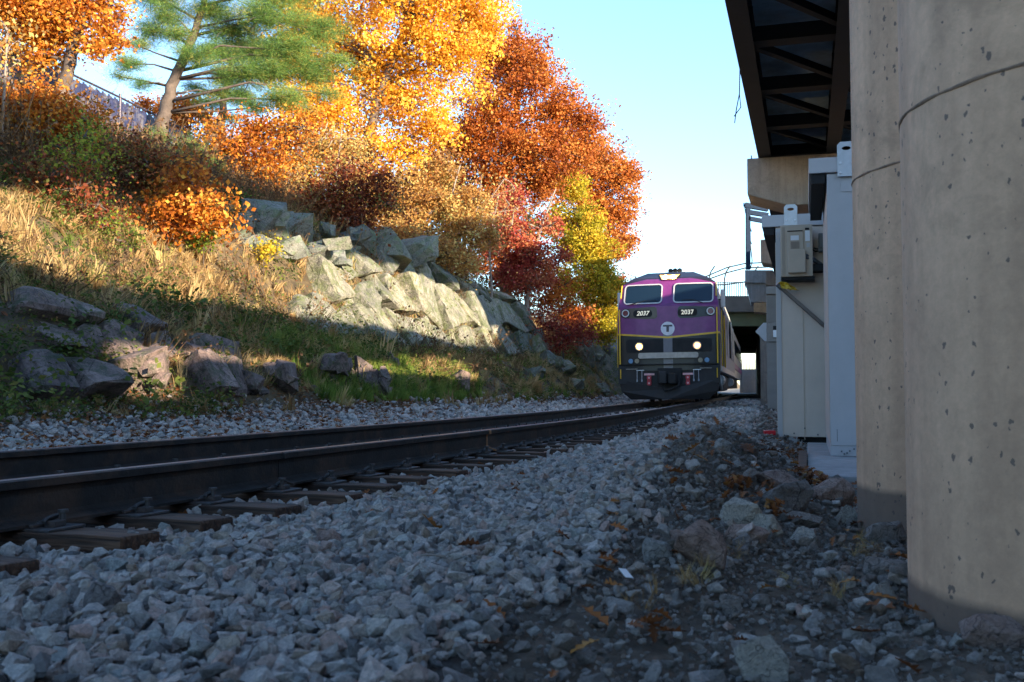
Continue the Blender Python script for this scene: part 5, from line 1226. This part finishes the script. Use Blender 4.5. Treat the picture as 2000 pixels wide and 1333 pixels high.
tree('rust_oak', 'lower rust orange oak just left above the locomotive roof', 'tree', [(1185, 640), (1180, 520), (1190, 420), (1200, 340)],
    [(1175, 325, 46), (1215, 350, 34), (1200, 420, 42), (1150, 395, 44), (1190, 490, 38), (1205, 560, 24), (1110, 360, 46), (1222, 470, 20), (1230, 390, 20), (1160, 290, 24), (1235, 340, 14), (1140, 460, 36), (1198, 610, 18)],
    58, 26000, .20, L_RUST, tr=.2, clump=.6, group=TG, tbias=.12)
tree('yellow_maple', 'bright yellow green maple low behind the locomotive', 'tree', [(1150, 690), (1148, 600), (1140, 500), (1120, 400)],
    [(1120, 365, 32), (1090, 430, 34), (1130, 480, 50), (1160, 550, 44), (1185, 600, 38), (1100, 560, 34), (1150, 620, 36), (1185, 650, 22), (1150, 430, 30), (1170, 500, 30), (1110, 610, 24), (1190, 560, 22)],
    50, 26000, .17, L_YG, tr=.16, clump=.55, group=TG)
tree('red_maple', 'crimson red sapling with a pale forked trunk', 'tree', [(1030, 590), (1040, 500), (1062, 430), (1085, 370)],
    [(985, 420, 36), (1005, 470, 40), (1040, 500, 36), (1020, 545, 28), (965, 480, 24), (1075, 440, 24), (1060, 545, 22), (990, 530, 20), (1000, 390, 24), (1095, 500, 16)],
    43, 11500, .16, L_RED, M_BARKP, tr=.11, clump=.5, group=TG)
tree('red_sumac', 'small red bush on the rocks left of the locomotive', 'shrub', [(1100, 690), (1098, 660)], [(1080, 640, 24), (1110, 655, 22), (1135, 640, 16), (1060, 615, 16), (1150, 655, 12), (1090, 670, 16)], 42, 4200, .14, L_RED, tr=.04, clump=.4, tbias=-.1)
tree('tan_tree', 'light tan and yellow thin tree in front of the rust oak', 'tree', [(870, 540), (868, 470), (880, 390), (900, 320)],
    [(800, 430, 44), (860, 395, 50), (905, 455, 46), (845, 480, 40), (760, 400, 40), (930, 405, 40), (900, 510, 30), (800, 370, 40), (950, 470, 28), (870, 330, 34), (770, 460, 24)], 36, 19000, .14, L_TAN, M_BARKP, tr=.09, clump=.5, group=TG)
tree('tan_sapling', 'yellow and tan sapling with bare twigs above the mossy boulders', 'tree', [(575, 470), (590, 380), (620, 300), (640, 240)],
    [(575, 330, 42), (620, 300, 46), (555, 385, 34), (600, 380, 34), (650, 340, 34), (680, 300, 40), (530, 350, 26), (700, 350, 34)], 34, 10500, .13, L_TAN, M_BARKP, tr=.07, clump=.5, group=TG, tbias=.1)
tree('dark_red_oak', 'dark red oak sapling leaning over the top of the cliff', 'shrub', [(665, 500), (660, 460), (650, 400), (640, 360)],
    [(650, 400, 40), (612, 375, 32), (690, 425, 34), (718, 385, 34), (640, 445, 26), (740, 350, 26), (600, 410, 20), (670, 350, 30), (755, 400, 24), (700, 460, 20)], 28, 8500, .13, L_DRED, tr=.06, clump=.4)
tree('orange_shrub', 'orange maple shrub below the pines at the top of the bank', 'shrub', [(470, 360), (468, 320), (465, 280)],
    [(555, 290, 42), (450, 290, 42), (400, 300, 34), (500, 262, 40), (520, 322, 36), (420, 268, 26), (590, 250, 30), (480, 330, 30), (380, 330, 26)], 27, 11500, .12, L_ORG, tr=.06, clump=.42)
tree('rust_shrub', 'rusty orange shrub in shade and sun on the middle of the bank', 'shrub', [(320, 520), (325, 470), (330, 430)],
    [(300, 455, 36), (345, 445, 40), (280, 470, 24), (390, 400, 32), (330, 490, 26), (350, 390, 34), (260, 440, 20), (310, 400, 30), (420, 430, 20), (370, 350, 30)], 18.5, 4200, .13, L_ORG, tr=.04, clump=.36, tbias=-.05)
tree('brown_shrub', 'dull brown leafy shrub on the shaded upper bank', 'shrub', [(240, 400), (235, 350), (232, 320)],
    [(230, 330, 36), (270, 310, 34), (300, 345, 30), (195, 350, 30), (330, 320, 30), (250, 380, 30)], 19.5, 4600, .11, L_DRED, tr=.04, clump=.32, tbias=.15)
tree('left_oak', 'orange and yellow oak leaning in at the upper left corner', 'tree', [(112, 260), (122, 190), (140, 100), (165, 20), (190, -80)],
    [(60, 50, 56), (125, 30, 50), (15, 20, 50), (165, 5, 44), (205, 70, 28), (80, 110, 34), (230, 40, 22), (60, -30, 60), (150, -60, 60), (30, 100, 28), (240, 85, 14), (185, 95, 22), (120, 80, 24), (215, 5, 30)], 22, 12500, .125, L_ORG, tr=.20, clump=.42, tbias=.12, group=TG)
tree('orange_thicket', 'sunlit orange leaved thicket in front of the fence at far left', 'shrub', [(80, 400), (85, 330), (90, 250)],
    [(40, 225, 44), (92, 240, 44), (140, 262, 28), (10, 262, 34), (60, 190, 30), (25, 300, 24), (120, 215, 26), (165, 235, 18), (70, 290, 26), (10, 200, 28)], 18.5, 10500, .11, L_ORG, tr=.05, clump=.34, tbias=-.08)
tree('bare_bush', 'bare brown twiggy bush in the shade at far left', 'shrub', [(60, 440), (60, 380)], [(40, 350, 44), (95, 360, 44), (10, 380, 36), (150, 370, 34), (60, 400, 36), (190, 400, 28)], 16.6, 3200, .09, L_DRED, M_BARK, tr=.03, clump=.4, twr=.009)
tree('green_vine', 'bright green vine hanging down the upper left bank', 'vine', [(170, 430), (165, 360), (150, 300)],
    [(150, 300, 20), (165, 270, 22), (130, 330, 16), (180, 320, 20), (140, 360, 14), (160, 400, 16), (190, 250, 14), (120, 290, 14), (200, 440, 16), (230, 470, 14), (175, 230, 10)], 17, 2300, .085, L_VINE, tr=.015, clump=.4, tbias=.3)
tree('green_sprig', 'small bright green sprig beside the rusty shrub', 'plant', [(398, 490), (396, 460)], [(392, 445, 14), (400, 465, 12), (388, 475, 9)], 19, 520, .09, L_VINE, tr=.01, clump=.2, tbias=.2)
tree('ivy_patch', 'dark ivy hanging on the mossy boulder', 'ivy', [(470, 480), (468, 440)], [(462, 430, 20), (455, 400, 16), (440, 450, 16), (430, 470, 14)], 23.2, 2600, .08, L_VINE, tr=.01, clump=.3, tbias=-.35)
tree('yellow_sprig', 'small yellow leaved sprig right of the rusty shrub', 'plant', [(515, 520), (515, 500)], [(512, 492, 12), (525, 485, 9), (505, 505, 8)], 21, 360, .10, L_YG, tr=.01, clump=.2, tbias=.2)
tree('distant_tree', 'far orange tree showing over the slatted fence', 'tree', [(300, 300), (300, 240)], [(290, 205, 20), (330, 215, 22), (370, 215, 26), (410, 240, 24), (265, 220, 14), (350, 240, 24)], 52, 3600, .22, L_RUST, tr=.1, clump=.7, tbias=.2)
tree('distant_tree', 'far orange tree filling the gap below the golden tree', 'tree', [(640, 470), (640, 380)], [(600, 420, 40), (680, 400, 45), (750, 380, 45), (820, 420, 40), (900, 420, 40), (960, 440, 36), (1030, 450, 40), (560, 430, 30)], 62, 8000, .26, L_TAN, tr=.1, clump=1.0, tbias=.0)
tree('undergrowth', 'rusty undergrowth along the top of the cutting under the big oaks', 'shrub', [(985, 600), (985, 560)],
    [(900, 520, 26), (940, 530, 30), (985, 545, 34), (1030, 560, 32), (1075, 590, 30), (1010, 510, 28), (960, 500, 24), (1120, 620, 26), (860, 505, 24), (1060, 540, 26), (1095, 560, 22)], 47, 15000, .17, L_RUST, tr=.05, clump=.5, tbias=-.05)
tree('undergrowth', 'tan and yellow undergrowth below the tan tree on the cutting top', 'shrub', [(820, 500), (822, 460)],
    [(790, 470, 24), (830, 480, 26), (870, 500, 22), (760, 450, 22), (720, 430, 20), (910, 515, 18)], 34, 6500, .13, L_TAN, tr=.04, clump=.45, tbias=-.1)
PB = []
pine_tr = [(312, 282), (325, 200), (348, 140), (378, 70), (398, 10), (410, -80)]
pb1 = [(250, 125, 28), (275, 165, 22), (300, 60, 36), (330, 30, 34), (385, 110, 40), (350, 70, 32), (450, 60, 60), (520, 30, 60), (570, 100, 56), (610, 140, 46), (480, 150, 52), (560, 195, 42), (430, 185, 24), (620, 60, 46), (640, 185, 22), (500, 210, 24), (300, -10, 50), (420, -40, 70), (560, -30, 70), (270, 90, 24), (235, 150, 14), (660, 120, 22), (410, 20, 40), (530, 140, 44)]
e = tree('pine_tree', 'large green pine with a leaning trunk left of the golden tree', 'pine tree', pine_tr, pb1, 27, 230000, .13, L_PINE, M_BARK, brn=.35, tr=.20, clump=.30, per=70, shape='needle', flat=.55, group='pines on top of the bank', twr=.014, droop=-.25, tbias=.06)
tree('pine_tree', 'smaller pine with a dark trunk right behind the leaning pine', 'pine tree', [(428, 262), (436, 200), (452, 130), (470, 60)], [(440, 150, 34), (410, 200, 20), (470, 190, 28), (500, 100, 50), (430, 100, 34), (450, 230, 16), (380, 170, 18)], 31, 60000, .13, L_PINE, M_BARK, tr=.15, clump=.35, per=70, shape='needle', flat=.55, group='pines on top of the bank')
tree('pine_sapling', 'little green pine sapling at the foot of the leaning pine', 'pine tree', [(320, 320), (315, 270)], [(300, 285, 16), (320, 265, 12), (335, 300, 16), (370, 290, 20), (395, 310, 18), (350, 310, 16), (290, 265, 9), (420, 330, 18)], 24.5, 16000, .11, L_PINE, tr=.03, clump=.25, per=60, shape='needle')
# slim bare saplings
for q, (trk, lab) in enumerate((([(640, 470), (655, 360), (668, 250)], 'slim pale bare sapling below the golden tree'), ([(960, 560), (955, 470), (975, 380)], 'slim bare sapling left of the crimson tree'), ([(905, 540), (930, 430), (985, 350)], 'slanting bare branch tree above the cliff'),
        ([(6, 420), (4, 250), (14, 60)], 'thin bare trunk at the left edge of the picture'))):
    tree('bare_sapling', lab, 'sapling', trk, [(trk[-1][0] + dx, trk[-1][1] + dy, 22) for dx, dy in ((0, 0), (20, 20), (-20, 25), (25, 60), (-18, 70))], [33, 39, 37, 17.5][q], 260, .12, L_TAN, M_BARKP, tr=.05, clump=.5, group='thin bare saplings on the bank')
